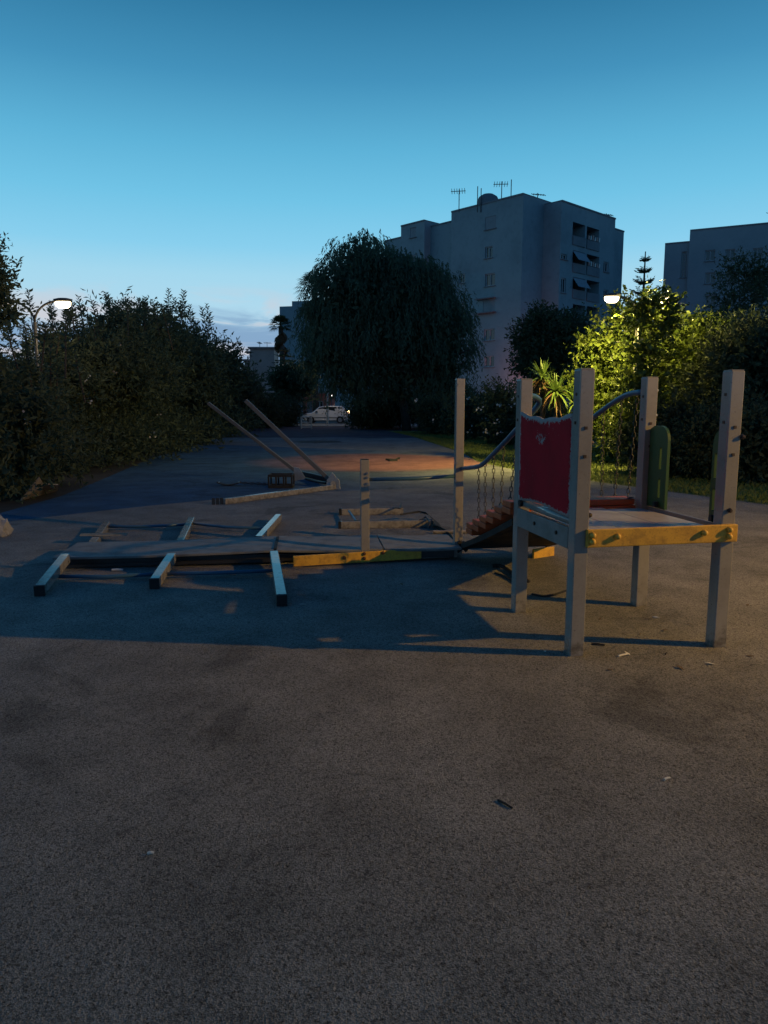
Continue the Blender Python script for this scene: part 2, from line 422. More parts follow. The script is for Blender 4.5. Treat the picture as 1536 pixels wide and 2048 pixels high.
# grass strip on the right
plain('lawn_soil', (0.10, 0.125, 0.035), 0.95, dirt=0.6, scale=2.5, dirtcol=(0.06, 0.055, 0.025))
sheet('lawn', [(0.2, 46), (1.4, 38), (2.1, 30), (2.6, 24.6), (2.62, 20.5), (2.95, 18.8), (3.4, 17.2), (4.5, 14.7), (6.1, 11.4), (7.6, 9.4), (9.5, 4), (30, 4), (30, 46)], 0.004, 'lawn_soil')
def grass_patch():
    n = 52000
    pts = []
    poly = [(6.1, 11.4), (4.5, 14.7), (3.4, 17.2), (2.95, 18.8), (2.62, 20.5), (2.6, 24.6), (2.1, 30), (1.4, 38), (0.2, 46)]
    ys = np.array([p[1] for p in poly]); xs = np.array([p[0] for p in poly])
    y = 11.0 + 33.0 * RNG.random(n * 2) ** 1.5
    x0 = np.interp(y, ys, xs, left=6.4)
    w = np.interp(y, [11, 15, 22, 30, 44], [9, 7.5, 6.0, 5, 4])
    x = x0 + 0.02 + w * RNG.random(n * 2) ** 1.15
    P = np.stack([x, y, np.zeros_like(x)], 1)[:n]
    D = norm(np.stack([RNG.normal(0, 0.35, n), RNG.normal(0, 0.35, n), np.ones(n)], 1))
    return leafmesh('grass', P, D, 0.05 + 0.05 * RNG.random(n), 0.35, 'grass', None)
g_ = grass_patch(); tag(g_, 'short green grass strip beside the rubber floor under the trees', 'grass', kind='stuff')

# ------------------------------------------------------------------ play tower
ang = math.radians(10.0)
U, W_ = V((math.cos(ang), math.sin(ang), 0)), V((-math.sin(ang), math.cos(ang), 0))
NL = V((1.195, 4.43, 0)); SIDE = 0.985
NR = NL + U * SIDE; RL = NL + W_ * SIDE; RR = NR + W_ * SIDE
TC_ = (NL + RR) / 2
tower = thing('play_tower', 'small play tower of four pale posts with grey deck, red panel and yellow board', 'playground', tuple(TC_))
PW = 0.092
Z1 = V((0, 0, 1))
for p, h in ((NL, 1.765), (NR, 1.765), (RL, 1.74), (RR, 1.76)):
    po = B(p, p + Z1 * h, PW, PW, W_).build('post', 'post_paint', tower, bevel=0.006)
    B(p + Z1 * (h + 0.0005), p + Z1 * (h + 0.006), PW * 0.9, PW * 0.9, W_).build('post_cap', 'post_paint', po)
    for zz in (1.45, 1.62):
        B(p - W_ * 0.046 + Z1 * (zz - 0.2), p - W_ * 0.052 + Z1 * (zz - 0.2), 0.018, 0.018).build('bolt_hole', 'bolt', po)
        B(p - U * 0.046 + Z1 * zz, p - U * 0.052 + Z1 * zz, 0.018, 0.018).build('bolt_hole', 'bolt', po)
# deck: plates laid side by side
n_pl = 3
for i in range(n_pl):
    a = NL + U * (SIDE * (i + 0.5) / n_pl) - W_ * 0.03 + Z1 * 0.768; e = a + W_ * (SIDE + 0.06)
    if i in (0, 2):
        sgn = 1 if i == 0 else -1
        B(a + U * 0.025 * sgn + W_ * 0.085, e + U * 0.025 * sgn - W_ * 0.085, SIDE / n_pl - 0.055, 0.028).build('deck_plate', 'tower_deck', tower, bevel=0.003)
    else:
        B(a, e, SIDE / n_pl - 0.004, 0.028).build('deck_plate', 'tower_deck', tower, bevel=0.003)
# front yellow board and the frame boards
fb = (B(NL - W_ * 0.060 + U * 0.024 + Z1 * 0.752, NR - W_ * 0.060 + U * 0.052 + Z1 * 0.758, 0.028, 0.112)).build('front_board', 'yellow_board', tower, bevel=0.006)
for s_, zs in ((0.045, (0.735, 0.775)), (0.21, (0.762,)), (0.80, (0.768,)), (0.975, (0.740, 0.782))):
    for z_ in zs:
        p = NL + U * (SIDE * s_ + 0.012) - W_ * 0.074 + Z1 * z_
        T([p, p - W_ * 0.012, p - W_ * 0.024, p - W_ * 0.028], [0.019, 0.019, 0.015, 0.006], 10).build('bolt_cap', 'yellow_cap', fb, smooth=True)
sb = B(NL + W_ * 0.047 - U * 0.035 + Z1 * 0.737, RL - W_ * 0.047 - U * 0.035 + Z1 * 0.737, 0.026, 0.135).build('side_board', 'deck_board', tower, bevel=0.005)
for s_ in (0.22, 0.6):
    p = NL.lerp(RL, s_) - U * 0.048 + Z1 * 0.745
    T([p, p - U * 0.01], 0.013, 8).build('bolt', 'bolt', sb)
B(NR + W_ * 0.047 + U * 0.02 + Z1 * 0.735, RR - W_ * 0.047 + U * 0.02 + Z1 * 0.735, 0.026, 0.12).build('side_board', 'deck_board', tower, bevel=0.005)
B(RL + U * 0.047 + W_ * 0.02 + Z1 * 0.69, RR - U * 0.047 + W_ * 0.02 + Z1 * 0.69, 0.026, 0.10).build('back_board', 'deck_board', tower, bevel=0.005)
T([NL + W_ * 0.05 - U * 0.012 + Z1 * 0.845, RL - W_ * 0.05 - U * 0.012 + Z1 * 0.845], 0.030, 12).build('lower_tube', 'post_paint', tower, smooth=True)
tp = RL - W_ * 0.12 - U * 0.042 + Z1 * 0.85
T([tp, tp - U * 0.02], 0.024, 10).build('tube_cap', 'black_rubber', tower)
# red panel: a warped sheet between the two left posts
def red_panel():
    nu, nv = 22, 26; vs = []; edge = []
    th = 0.016
    for layer in (0, 1):
        for j in range(nv + 1):
            for i in range(nu + 1):
                a, c = i / nu, j / nv
                s_ = 0.045 + a * (SIDE - 0.09)
                top = 1.505 - 0.035 * math.sin(math.pi * a) + 0.006 * math.sin(a * 21)
                bot = 0.865 + 0.025 * math.sin(math.pi * a) * math.sin(2.2 * a)
                z = bot + (top - bot) * c
                bulge = 0.014 * math.sin(math.pi * a) * math.sin(2.6 * c + 0.3) + layer * th
                vs.append(NL + W_ * s_ + U * (-0.046 + bulge + 0.002) + Z1 * z)
                e_top = max(0, 1 - (1 - c) / (0.09 + 0.07 * math.sin(math.pi * a)))
                e_bot = max(0, 1 - c / 0.085); e_side = max(0, 1 - min(a, 1 - a) / 0.03)
                blot = max(math.exp(-(((a - 0.58) / 0.2) ** 2 + ((c - 0.76) / 0.14) ** 2)) * 0.66, 0.30 + 0.14 * math.sin(7 * a + 2) * math.sin(5 * c))
                edge.append(min(1, max(e_top * 0.95, e_bot * 0.9, e_side * 0.8, blot)))
    m_ = MB(); st = nu + 1; N_ = st * (nv + 1); fs = []
    for j in range(nv):
        for i in range(nu):
            q = (j * st + i, j * st + i + 1, (j + 1) * st + i + 1, (j + 1) * st + i)
            fs.append(q); fs.append(tuple(k + N_ for k in q[::-1]))
    per = [i for i in range(st)] + [j * st + nu for j in range(1, nv + 1)] + [nv * st + i for i in range(nu - 1, -1, -1)] + [j * st for j in range(nv - 1, 0, -1)]
    for k in range(len(per)):
        a, b_ = per[k], per[(k + 1) % len(per)]; fs.append((a, b_, b_ + N_, a + N_))
    m_.add(vs, fs)
    o = m_.build('side_panel', 'red_panel', tower, smooth=True)
    at = o.data.attributes.new('edge', 'FLOAT', 'POINT'); at.data.foreach_set('value', edge)
    o['label'] = 'dark red panel with paint flaked off along its edges'
    return o
red_panel()
# two green guards with handle slots, on the right side
def green_guard(base, d, w):
    z0, z1, r = 0.80, 1.405, 0.10
    s0 = 0.042
    outer = [(s0, z0), (w + s0, z0)]
    for k in range(7):
        q = math.pi / 2 * k / 6
        outer.append((s0 + w - r + r * math.cos(q), z1 - r + r * math.sin(q)))
    outer += [(s0 + min(0.07, w * 0.25), z1), (s0, z1 - 0.03)]
    slots = [(s0 + w * 0.66, 0.88, 1.02), (s0 + w * 0.66, 1.09, 1.25)]
    bm = bmesh.new(); th = 0.022
    def loop(pts): 
        vs = [bm.verts.new(base + d * a + Z1 * z - TCv) for a, z in pts]
        return [bm.edges.new((vs[i], vs[(i + 1) % len(vs)])) for i in range(len(vs))]
    TCv = V(tower['_o'])
    es = loop(outer)
    for c, a, z in slots:
        hw = 0.014
        es += loop([(c - hw, a), (c + hw, a), (c + hw, z - hw), (c + hw * 0.5, z), (c - hw * 0.5, z), (c - hw, z - hw)])
    bmesh.ops.triangle_fill(bm, use_beauty=True, use_dissolve=True, edges=es)
    r_ = bmesh.ops.extrude_face_region(bm, geom=bm.faces[:])
    vv = [g for g in r_['geom'] if isinstance(g, bmesh.types.BMVert)]
    bmesh.ops.translate(bm, verts=vv, vec=U * th)
    bmesh.ops.recalc_face_normals(bm, faces=bm.faces)
    me = bpy.data.meshes.new('guard_panel'); bm.to_mesh(me); bm.free(); me.materials.append(MATS['green_panel'])
    o = bpy.data.objects.new('guard_panel', me); C.objects.link(o); o.parent = tower; o['_o'] = tower['_o']
    p = base + d * w * 0.8 - U * 0.004 + Z1 * 0.83
    B(p, p - U * 0.03, 0.03, 0.04).build('bracket', 'dark_steel', o)
    return o
green_guard(RR, -W_, 0.25)
green_guard(NR, W_, 0.12)
# bolts standing off the posts
for p, d, z in ((NR, U * 0.046 - W_ * 0.046, 1.36), (NL, U * 0.05, 1.33), (RR, U * 0.05, 1.665), (RR, U * 0.05, 1.48), (NR, -U * 0.0 - W_ * 0.046, 0.90), (NL, U * 0.05 - W_ * 0.02, 0.89)):
    q = p + d + Z1 * z; dd = d.normalized()
    T([q, q + dd * 0.014, q + dd * 0.024], [0.015, 0.015, 0.008], 8).build('bolt', 'galvanised' if z > 1.4 else 'bolt', tower)

# ------------------------------------------------------------------ plank ramp hung on chains, from the tower down to the fallen bridge
P915 = V((0.76, 7.42, 0))
r0 = RL + W_ * 0.10 + Z1 * 0.735 + U * 0.00; r1 = P915 + V((0.05, -0.02, 0.175))
ramp = thing('plank_ramp', 'sagging ramp of orange planks hung on chains between blue handrails behind the tower', 'ramp', (1.4, 6.4, 0))
def rpt(t_, s_):                            # t along the slope, s across (0 left .. 1 right)
    return r0.lerp(r1, t_) + U * (0.02 + s_ * 0.90) - Z1 * (0.012 * math.sin(math.pi * t_))
matm = MB()
kk = 14
top = [[rpt(i / kk, s_) - Z1 * 0.03 for s_ in (-0.06, 1.0)] for i in range(kk + 1)]
vs = [p for row in top for p in row] + [p - Z1 * 0.055 for row in top for p in row]; n_ = 2 * (kk + 1)
fs = []
for i in range(kk):
    a = 2 * i
    fs += [(a, a + 1, a + 3, a + 2), (a + n_, a + 2 + n_, a + 3 + n_, a + 1 + n_), (a, a + 2, a + 2 + n_, a + n_), (a + 1, a + 1 + n_, a + 3 + n_, a + 3)]
fs += [(0, n_, n_ + 1, 1), (2 * kk, 2 * kk + 1, 2 * kk + 1 + n_, 2 * kk + n_)]
matm.add(vs, fs); matm.build('rubber_belt', 'black_rubber', ramp)
for s_ in (0.0, 1.0):
    T([rpt(i / 10, s_) - Z1 * 0.075 + U * (0.012 if s_ == 0 else -0.012) for i in range(11)], 0.018, 8).build('cable', 'black_rubber', ramp)
rA = [RL + W_ * 0.045 + V((0.02, 0, 1.625)), RL + W_ * 0.13 + V((0.12, 0, 1.625)), A(1085, 803, 5.66), A(1050, 840, 5.68), A(1020, 874, 5.88), A(985, 910, 6.32), A(966, 929, 6.62), A(955, 934, 6.85), A(925, 937, 7.38)]
def rail(pts, name='handrail'):
    out_ = []
    for i in range(len(pts) - 1):
        for k in range(3): out_.append(V(pts[i]).lerp(V(pts[i + 1]), k / 3))
    out_.append(V(pts[-1]))
    for _ in range(2):
        out_ = [out_[0]] + [(out_[i - 1] + out_[i] * 2 + out_[i + 1]) / 4 for i in range(1, len(out_) - 1)] + [out_[-1]]
    return T(out_, 0.021, 10).build(name, 'blue_pipe', ramp, smooth=True), out_
oA, pA = rail(rA)
off = RR - RL
rB = [RR + W_ * 0.045 + V((-0.02, 0, 1.655)), RR + W_ * 0.20 + V((-0.03, 0, 1.65)), A(1240, 795, 5.98), A(1185, 835, 6.35), A(1120, 890, 6.8), A(1075, 930, 7.2), A(1060, 936, 7.4), A(1040, 939, 7.62)]
oB, pB = rail(rB)
B(rB[-1] - Z1 * 0.83, rB[-1] + Z1 * 0.10, PW * 0.85, PW * 0.85, W_).build('end_post', 'post_paint', ramp, bevel=0.005)
T([rB[-1] - Z1 * 0.03, rB[-1] + Z1 * 0.0], 0.035, 8).build('clamp', 'dark_steel', ramp)
def rail_z(pts, y):
    fine = [pts[i].lerp(pts[i + 1], k / 8) for i in range(len(pts) - 1) for k in range(8)]
    return min(fine[6:], key=lambda p: abs(p.y - y))
for t_ in (0.015, 0.145, 0.28, 0.41, 0.55, 0.68):
    a, e = rpt(t_, -0.11) + Z1 * 0.04, rpt(t_, 1.02) + Z1 * 0.04
    d = (r1 - r0).normalized(); nrm = d.cross(U).normalized()
    nrm = Z1
    jit = random.uniform(-0.008, 0.008)
    pl = MB(); pl.beam(a + Z1 * (0.0 + jit), e + Z1 * (0.0 - jit), 0.19, 0.046, nrm).beam(a + U * 0.004 + Z1 * (0.050 + jit), e - U * 0.004 + Z1 * (0.050 - jit), 0.182, 0.046, nrm)
    pk = pl.build('plank', 'orange_plank', ramp, bevel=0.006)
    for s_, pts in ((0.0, pA), (1.0, pB)):
        p = rpt(t_, s_) + Z1 * 0.10; q = rail_z(pts, p.y)
        if t_ > 0.03 or s_ == 1.0: chain(p, q).build('chain', 'dark_steel', ramp)
chain(RR - U * 0.06 + W_ * 0.05 + Z1 * 0.86, rpt(0.015, 0.72) + Z1 * 0.07, sag=0.03).build('chain', 'dark_steel', ramp)
p = rpt(0.03, 0.93)
chain(p + Z1 * 0.0, V((p.x - 0.02, p.y, 0.56))).build('chain', 'dark_steel', ramp)

# ------------------------------------------------------------------ collapsed bridge
F0, F1 = V((-3.15, 6.81, 0)), V((0.78, 7.215, 0))
bu = (F1 - F0).normalized(); bv = V((-bu.y, bu.x, 0)); BL = (F1 - F0).length
bridge = thing('collapsed_bridge', 'collapsed low bridge with sagging grey deck, one yellow edge board and two upright posts', 'playground', (-1.2, 7.3, 0))
def bp(s_, w=0.0, z=0.0): return F0 + bu * (s_ * BL) + bv * w + Z1 * z
DW = 0.80
for (s0, s1, z0, z1) in ((0.0, 0.528, 0.125, 0.155), (0.532, 0.80, 0.155, 0.148), (0.803, 1.0, 0.148, 0.142)):
    m_ = MB(); pts = []
    nn = 6
    for k in range(nn + 1):
        s_ = s0 + (s1 - s0) * k / nn; z_ = z0 + (z1 - z0) * k / nn - 0.012 * math.sin(math.pi * k / nn)
        pts += [bp(s_, 0, z_), bp(s_, DW, z_), bp(s_, DW, z_ - 0.022), bp(s_, 0, z_ - 0.022)]
    fs = [(0, 1, 2, 3), tuple(4 * nn + i for i in (3, 2, 1, 0))]
    for k in range(nn):
        for j in range(4):
            a, b_ = 4 * k + j, 4 * k + (j + 1) % 4; fs.append((a, b_, b_ + 4, a + 4))
    m_.add(pts, fs); m_.build('deck_plate', 'bridge_deck', bridge, bevel=0.003)
for w in (0.10, 0.70):
    B(bp(0.01, w, 0.062), bp(0.985, w, 0.068), 0.05, 0.075).build('joist', 'dark_steel', bridge, bevel=0.004)
for s_ in (0.02, 0.27, 0.525, 0.79, 0.97):
    B(bp(s_, 0.13, 0.06), bp(s_, 0.67, 0.06), 0.05, 0.065).build('cross_member', 'dark_steel', bridge, bevel=0.004)
B(bp(0.005, 0.04, 0.03), bp(0.55, 0.035, 0.045), 0.012, 0.03).build('torn_edge_strip', 'dark_steel', bridge)
yb_a, yb_b = G(587, 1133, 0.012), G(842, 1116, 0.03)
yb_o = B(yb_a + V((0.0, -0.02, 0.055)), yb_b + V((0.0, -0.02, 0.052)), 0.024, 0.105).build('edge_board', 'yellow_board', bridge, bevel=0.006)
for px, py in ((688, 1117), (728, 1111), (728, 1120), (766, 1111)):
    p = A(px, py, 6.98); p.y = yb_a.lerp(yb_b, (px - 587) / 255).y - 0.030
    T([p, p + V((0, -0.016, 0)), p + V((0, -0.022, 0))], [0.018, 0.018, 0.009], 8).build('bolt_cap', 'rust', yb_o)
ga, gb = G(842, 1117, 0.02), G(914, 1114, 0.02)
B(ga + V((0.008, 0.0, 0.05)), gb + V((0.0, 0.0, 0.05)), 0.024, 0.10).build('edge_board', 'deck_board', bridge, bevel=0.006)
for p, h in ((P915, 1.82), (V((-0.19, 7.155, 0)), 1.03)):
    po = B(p, p + Z1 * h, PW * 0.92, PW * 0.92, bv).build('post', 'post_paint', bridge, bevel=0.006)
    if h < 1.5: B(p + Z1 * (h + 0.001), p + Z1 * (h + 0.008), PW * 0.8, PW * 0.8, bv).build('post_cap', 'post_cap', po)
    for zz in ((1.76, 0.98, 0.80) if h > 1.5 else (0.86, 0.80, 0.9)):
        q = p + Z1 * zz + V((-0.03 if h > 1.5 else 0.03, -0.042, 0)); T([q, q + V((0, -0.014, 0))], 0.011, 8).build('bolt', 'galvanised', po)
T([V((-0.15, 7.16, 0.835)), V((0.3, 7.28, 0.832)), V((0.72, 7.40, 0.845))], 0.019, 10).build('handrail', 'blue_pipe', bridge, smooth=True)
p = P915 + V((0.03, -0.06, 0.13))
m_ = MB(); m_.beam(p + V((-0.05, 0, -0.05)), p + V((0.05, 0.01, 0.03)), 0.05, 0.06).beam(p + V((-0.03, -0.01, 0.05)), p + V((0.06, 0, -0.05)), 0.04, 0.04)
m_.build('broken_bracket', 'black_rubber', bridge, bevel=0.008)
# knocked-over posts: each one rests on the ground, held to its neighbour by a bent pipe
def lying_post(a, b_, zl=(0.05, 0.05), parent=bridge):
    a, b_ = V(a), V(b_); a.z, b_.z = zl
    po = B(a, b_, 0.082, 0.088).build('fallen_post', 'post_paint', parent, bevel=0.006)
    d = (b_ - a).normalized()
    B(b_ + d * 0.0005, b_ + d * 0.03, 0.084, 0.090).build('end_cap', 'post_cap', po, bevel=0.004)
    return po
ff = [((-3.02, 6.80, 0), (-2.83, 5.86, 0)), ((-2.04, 6.89, 0), (-1.96, 6.10, 0)), ((-1.07, 6.98, 0), (-0.80, 5.56, 0))]
bb = [((-3.52, 9.15, 0), (-3.16, 7.78, 0)), ((-2.52, 9.45, 0), (-2.24, 7.90, 0)), ((-1.42, 9.75, 0), (-1.42, 8.15, 0))]
for i, (a, b_) in enumerate(ff): lying_post(a, b_, ((0.125, 0.052), (0.11, 0.052), (0.115, 0.052))[i])
for i, (a, b_) in enumerate(bb): lying_post(a, b_, ((0.062, 0.050), (0.070, 0.050), (0.066, 0.050))[i])
def pipe(pts, parent=bridge, r=0.018, mat='blue_pipe'): return T(pts, r, 8).build('connecting_pipe', mat, parent, smooth=True)
pipe([V((-2.92, 6.35, 0.05)), V((-2.5, 6.42, 0.03)), V((-2.0, 6.46, 0.05))])
pipe([V((-1.98, 6.44, 0.05)), V((-1.5, 6.52, 0.045)), V((-0.96, 6.55, 0.06))])
pipe([V((-3.46, 9.0, 0.06)), V((-3.0, 9.08, 0.05)), V((-2.46, 9.18, 0.06))])
pipe([V((-2.46, 9.2, 0.07)), V((-1.95, 9.0, 0.055)), V((-1.43, 8.8, 0.07))])
m_ = MB().beam(V((-3.42, 8.12, 0.115)), V((-2.93, 8.22, 0.10)), 0.10, 0.015); m_.build('splintered_board', 'post_paint', bridge)
B(bp(0.530, 0.03, 0.158), bp(0.530, 0.72, 0.158), 0.03, 0.012).build('seam_strip', 'black_rubber', bridge)

# fallen ladder frame behind the bridge
lad = thing('fallen_ladder', 'two pale posts joined by a rung, lying flat behind the bridge', 'playground', (0.1, 9.8, 0))
for a, b_, xx in ((G(806, 1028, 0.0), G(683, 1030, 0), 0), (G(866, 1054, 0), G(682, 1057, 0), 1)):
    a.z = b_.z = 0.05
    po = B(a, b_, 0.092, 0.092).build('post', 'post_paint', lad, bevel=0.006); d = (b_ - a).normalized()
    B(b_ + d * 0.001, b_ + d * 0.035, 0.094, 0.094).build('end_cap', 'post_cap', po, bevel=0.004)
T([G(698, 1022, 0.085), G(712, 1042, 0.095)], 0.016, 8).build('rung', 'blue_pipe', lad)
T([G(786, 1016, 0.10), G(800, 1017, 0.13), G(803, 1006, 0.14)], 0.01, 6).build('bracket', 'dark_steel', lad)
T([G(840, 1040, 0.10), G(852, 1034, 0.12), G(860, 1044, 0.10), G(858, 1056, 0.03)], 0.012, 6).build('bracket', 'dark_steel', lad)
# torn rubber strap
strap = MB(); pts = [G(800, 1030, 0.10), G(838, 1024, 0.12), G(855, 1028, 0.10), G(868, 1040, 0.06), G(880, 1058, 0.03), G(896, 1064, 0.012), G(912, 1083, 0.012), G(920, 1090, 0.10)]
wd = [0.012, 0.02, 0.04, 0.10, 0.10, 0.04, 0.015, 0.012]
vs = []
for p, w in zip(pts, wd): vs += [p + V((-w * 0.6, 0, w * 0.5 + 0.005)), p + V((w * 0.6, 0, -min(w * 0.4, p.z * 0.8))), p + V((w * 0.6, 0.03, -min(w * 0.4, p.z * 0.8))), p + V((-w * 0.6, 0.03, w * 0.5 + 0.005))]
fs = [(0, 1, 2, 3), (31, 30, 29, 28)]
for k in range(7):
    for j in range(4): fs.append((4 * k + j, 4 * k + (j + 1) % 4, 4 * k + 4 + (j + 1) % 4, 4 * k + 4 + j))
strap.add(vs, fs)
tag(strap.build('rubber_strap', 'black_rubber', origin=(0.75, 9.0, 0)), 'torn black rubber strap trailing from the flat ladder to the tall post', 'strap')
wp = MB().tube([G(866, 1064, 0.025), G(965, 1063, 0.025)], 0.022, 8)
tag(wp.build('loose_pipe', 'post_paint', origin=G(920, 1064)), 'loose pale pipe lying on the floor behind the tall bridge post', 'pipe')
yy = B(G(1066, 1108, 0.05), G(1107, 1102, 0.05), 0.03, 0.10).build('fallen_board', 'yellow_board', bevel=0.006, origin=G(1086, 1106))
tag(yy, 'yellow board end standing on the floor beneath the plank ramp', 'board')

# black cable loops under the ramp
def cable(pts, r, label, mat='black_rubber', name='cable'):
    o_ = V(pts[len(pts) // 2]); sm = []
    for i in range(len(pts) - 1):
        for k in range(4): sm.append(V(pts[i]).lerp(V(pts[i + 1]), k / 4))
    sm.append(V(pts[-1]))
    for _ in range(3): sm = [sm[0]] + [(sm[i - 1] + sm[i] + sm[i + 1]) / 3 for i in range(1, len(sm) - 1)] + [sm[-1]]
    return tag(T(sm, r, 8).build(name, mat, origin=(o_.x, o_.y, 0), smooth=True), label, 'cable')
cable([G(985, 1132, 0.02), G(1002, 1130, 0.03), G(1018, 1142, 0.02), G(1040, 1158, 0.02), G(1058, 1163, 0.015)], 0.018, 'thick black cable snaking from under the ramp to a tower post')
cable([G(990, 1146, 0.012), G(1004, 1150, 0.015), G(1022, 1160, 0.012), G(1050, 1180, 0.012)], 0.010, 'thin black wire beside the thick cable under the ramp')
cable([G(1064, 1188, 0.012), G(1090, 1194, 0.012), G(1120, 1186, 0.03), G(1140, 1178, 0.012)], 0.009, 'black wire curled between the two left tower posts')
cable([G(440, 1092, 0.02), G(470, 1085, 0.02), G(490, 1078, 0.03), G(512, 1076, 0.02)], 0.016, 'black torn strap on the bridge deck beside a fallen post')

# ------------------------------------------------------------------ toppled swing
swing = thing('toppled_swing', 'toppled swing frame with two long legs pointing up to the left', 'swing', (-1.6, 14.2, 0))
hub = V((-0.97, 13.70, 0.0))
lg = B(G(447, 1003, 0.05), G(672, 973, 0.05), 0.09, 0.09).build('leg', 'post_paint', swing, bevel=0.008)
for k in range(3):
    q = G(447, 1003, 0.05) + V((-0.03 - 0.06 * k, -0.02 * k, 0)); B(q + V((0, 0, -0.05)), q + V((0, 0, 0.06)), 0.012, 0.05).build('foot_plate', 'dark_steel', lg)
B(A(668, 968, 13.75), A(491, 801, 13.95), 0.075, 0.075).build('leg', 'swing_unlit_paint', swing, bevel=0.008)
B(V((-1.93, 16.45, 0.05)), A(416, 806, 16.7), 0.072, 0.072).build('leg', 'swing_unlit_paint', swing, bevel=0.008)
B(V((-1.93, 16.5, 0.06)), hub + V((0.05, 0.1, 0.14)), 0.10, 0.10).build('top_beam', 'dark_steel', swing, bevel=0.006)
m_ = MB().prism([A(650, 985, 13.62), A(682, 982, 13.62), A(678, 960, 13.62), A(664, 945, 13.62), A(654, 960, 13.62)], (0, 0.05, 0))
br = m_.build('corner_bracket', 'galvanised', swing, bevel=0.004)
q = A(666, 967, 13.60); T([q, q + V((0, -0.03, 0))], 0.05, 12).build('bolt_cap', 'post_paint', br)
m_ = MB().prism([A(586, 962, 14.6), A(612, 958, 14.6), A(598, 936, 14.6), A(588, 934, 14.6)], (0, 0.04, 0)); m_.build('corner_bracket', 'galvanised', swing)
T([A(612, 958, 14.6), A(636, 964, 14.2), A(652, 966, 13.75)], 0.025, 8).build('crossbar', 'dark_steel', swing)
q = A(553, 800, 13.95)
# bucket seat and flat seat with chains
bs = thing('bucket_seat', 'black box-shaped baby swing seat lying beside the toppled swing', 'swing seat', G(563, 975))
o_ = G(563, 975); w2, d2, h2 = 0.22, 0.16, 0.26
for (a, b_) in (((-w2, -d2), (w2, -d2)), ((w2, -d2), (w2, d2)), ((w2, d2), (-w2, d2)), ((-w2, d2), (-w2, -d2))):
    A_, B_ = o_ + V((a[0], a[1], 0)), o_ + V((b_[0], b_[1], 0))
    B(A_ + Z1 * (h2 - 0.02), B_ + Z1 * (h2 - 0.02), 0.03, 0.045).build('rim', 'black_rubber', bs, bevel=0.006)
    B(A_ + Z1 * 0.03, B_ + Z1 * 0.03, 0.03, 0.06).build('base_band', 'black_rubber', bs, bevel=0.006)
for sx_ in (-1, -0.35, 0.3, 1):
    for sy_ in (-1, 1):
        B(o_ + V((sx_ * w2, sy_ * d2, 0.05)), o_ + V((sx_ * w2, sy_ * d2, h2 - 0.03)), 0.05, 0.028).build('upright', 'black_rubber', bs)
B(o_ + V((-w2, 0, 0.02)), o_ + V((w2, 0, 0.02)), 2 * d2, 0.03).build('seat', 'black_rubber', bs)
fs_ = thing('flat_swing_seat', 'flat black swing seat on the blue floor with its chain stretched out', 'swing seat', G(458, 972))
m_ = MB(); pts = []
o_ = G(458, 972)
for k in range(9):
    a = -0.22 + 0.44 * k / 8; z = 0.015 + 0.05 * (a / 0.22) ** 2
    pts += [o_ + V((a, -0.08, z)), o_ + V((a, 0.08, z)), o_ + V((a, 0.08, z + 0.02)), o_ + V((a, -0.08, z + 0.02))]
fs = [(0, 1, 2, 3), (35, 34, 33, 32)]
for k in range(8):
    for j in range(4): fs.append((4 * k + j, 4 * k + (j + 1) % 4, 4 * k + 4 + (j + 1) % 4, 4 * k + 4 + j))
m_.add(pts, fs); m_.build('seat', 'black_rubber', fs_, smooth=False)
chain(o_ + V((0.22, 0, 0.06)), o_ + V((0.85, 0.02, 0.02)), 0.06, 0.006).build('chain', 'dark_steel', fs_)
chain(o_ + V((0.22, 0.06, 0.06)), o_ + V((0.9, 0.12, 0.02)), 0.06, 0.006).build('chain', 'dark_steel', fs_)
for sx_ in (-0.2, 0.2): B(o_ + V((sx_, -0.05, 0.07)), o_ + V((sx_, 0.05, 0.07)), 0.03, 0.02).build('hinge', 'galvanised', fs_)

# small barrier frame at the far end of the floor
o_ = G(614, 858)
bar = thing('far_barrier', 'small white tubular barrier at the far end of the floor by the kerb', 'barrier', tuple(o_))
sc_ = o_.y / F
for dx_ in (-11, 9):
    T([o_ + V((dx_ * sc_, 0, 0)), o_ + V((dx_ * sc_, 0, 0.85))], 0.045, 8).build('upright', 'litter_white', bar)
for zz in (0.12, 0.45, 0.80):
    T([o_ + V((-11 * sc_, 0, zz)), o_ + V((9 * sc_, 0, zz))], 0.035, 8).build('rail', 'litter_white', bar)
# dark worn hole in the floor, with a lip of torn rubber
def blob(c, rx, ry, h, n=22, jag=0.18):
    m_ = MB(); ring = []
    for k in range(n):
        q = 2 * math.pi * k / n; f_ = 1 + random.uniform(-jag, jag)
        ring.append((c.x + rx * f_ * math.cos(q), c.y + ry * f_ * math.sin(q)))
    vs = [(x, y, 0.006) for x, y in ring] + [(c.x + (x - c.x) * 0.8, c.y + (y - c.y) * 0.8, 0.006 + h) for x, y in ring] + [(c.x, c.y, 0.006 + h * 0.8)]
    fs = [(k, (k + 1) % n, (k + 1) % n + n, k + n) for k in range(n)] + [(k + n, (k + 1) % n + n, 2 * n) for k in range(n)]
    return m_.add(vs, fs)
c = G(638, 884); tag(blob(c, 1.0, 0.9, 0.025).build('rubber_scrap', 'black_rubber', origin=c), 'wide black scrap of torn rubber lying on the far purple-grey floor', 'rubber scrap')
c = G(785, 922); m_ = blob(c, 0.16, 0.2, 0.05, 12, 0.5); m_.tube([c + V((-0.2, 0, 0.05)), c + V((0.05, 0, 0.03)), c + V((0.2, 0.1, 0.08))], 0.03, 6)
tag(m_.build('rubber_scrap', 'black_rubber', origin=c), 'small dark scrap lying on the orange round field', 'rubber scrap')

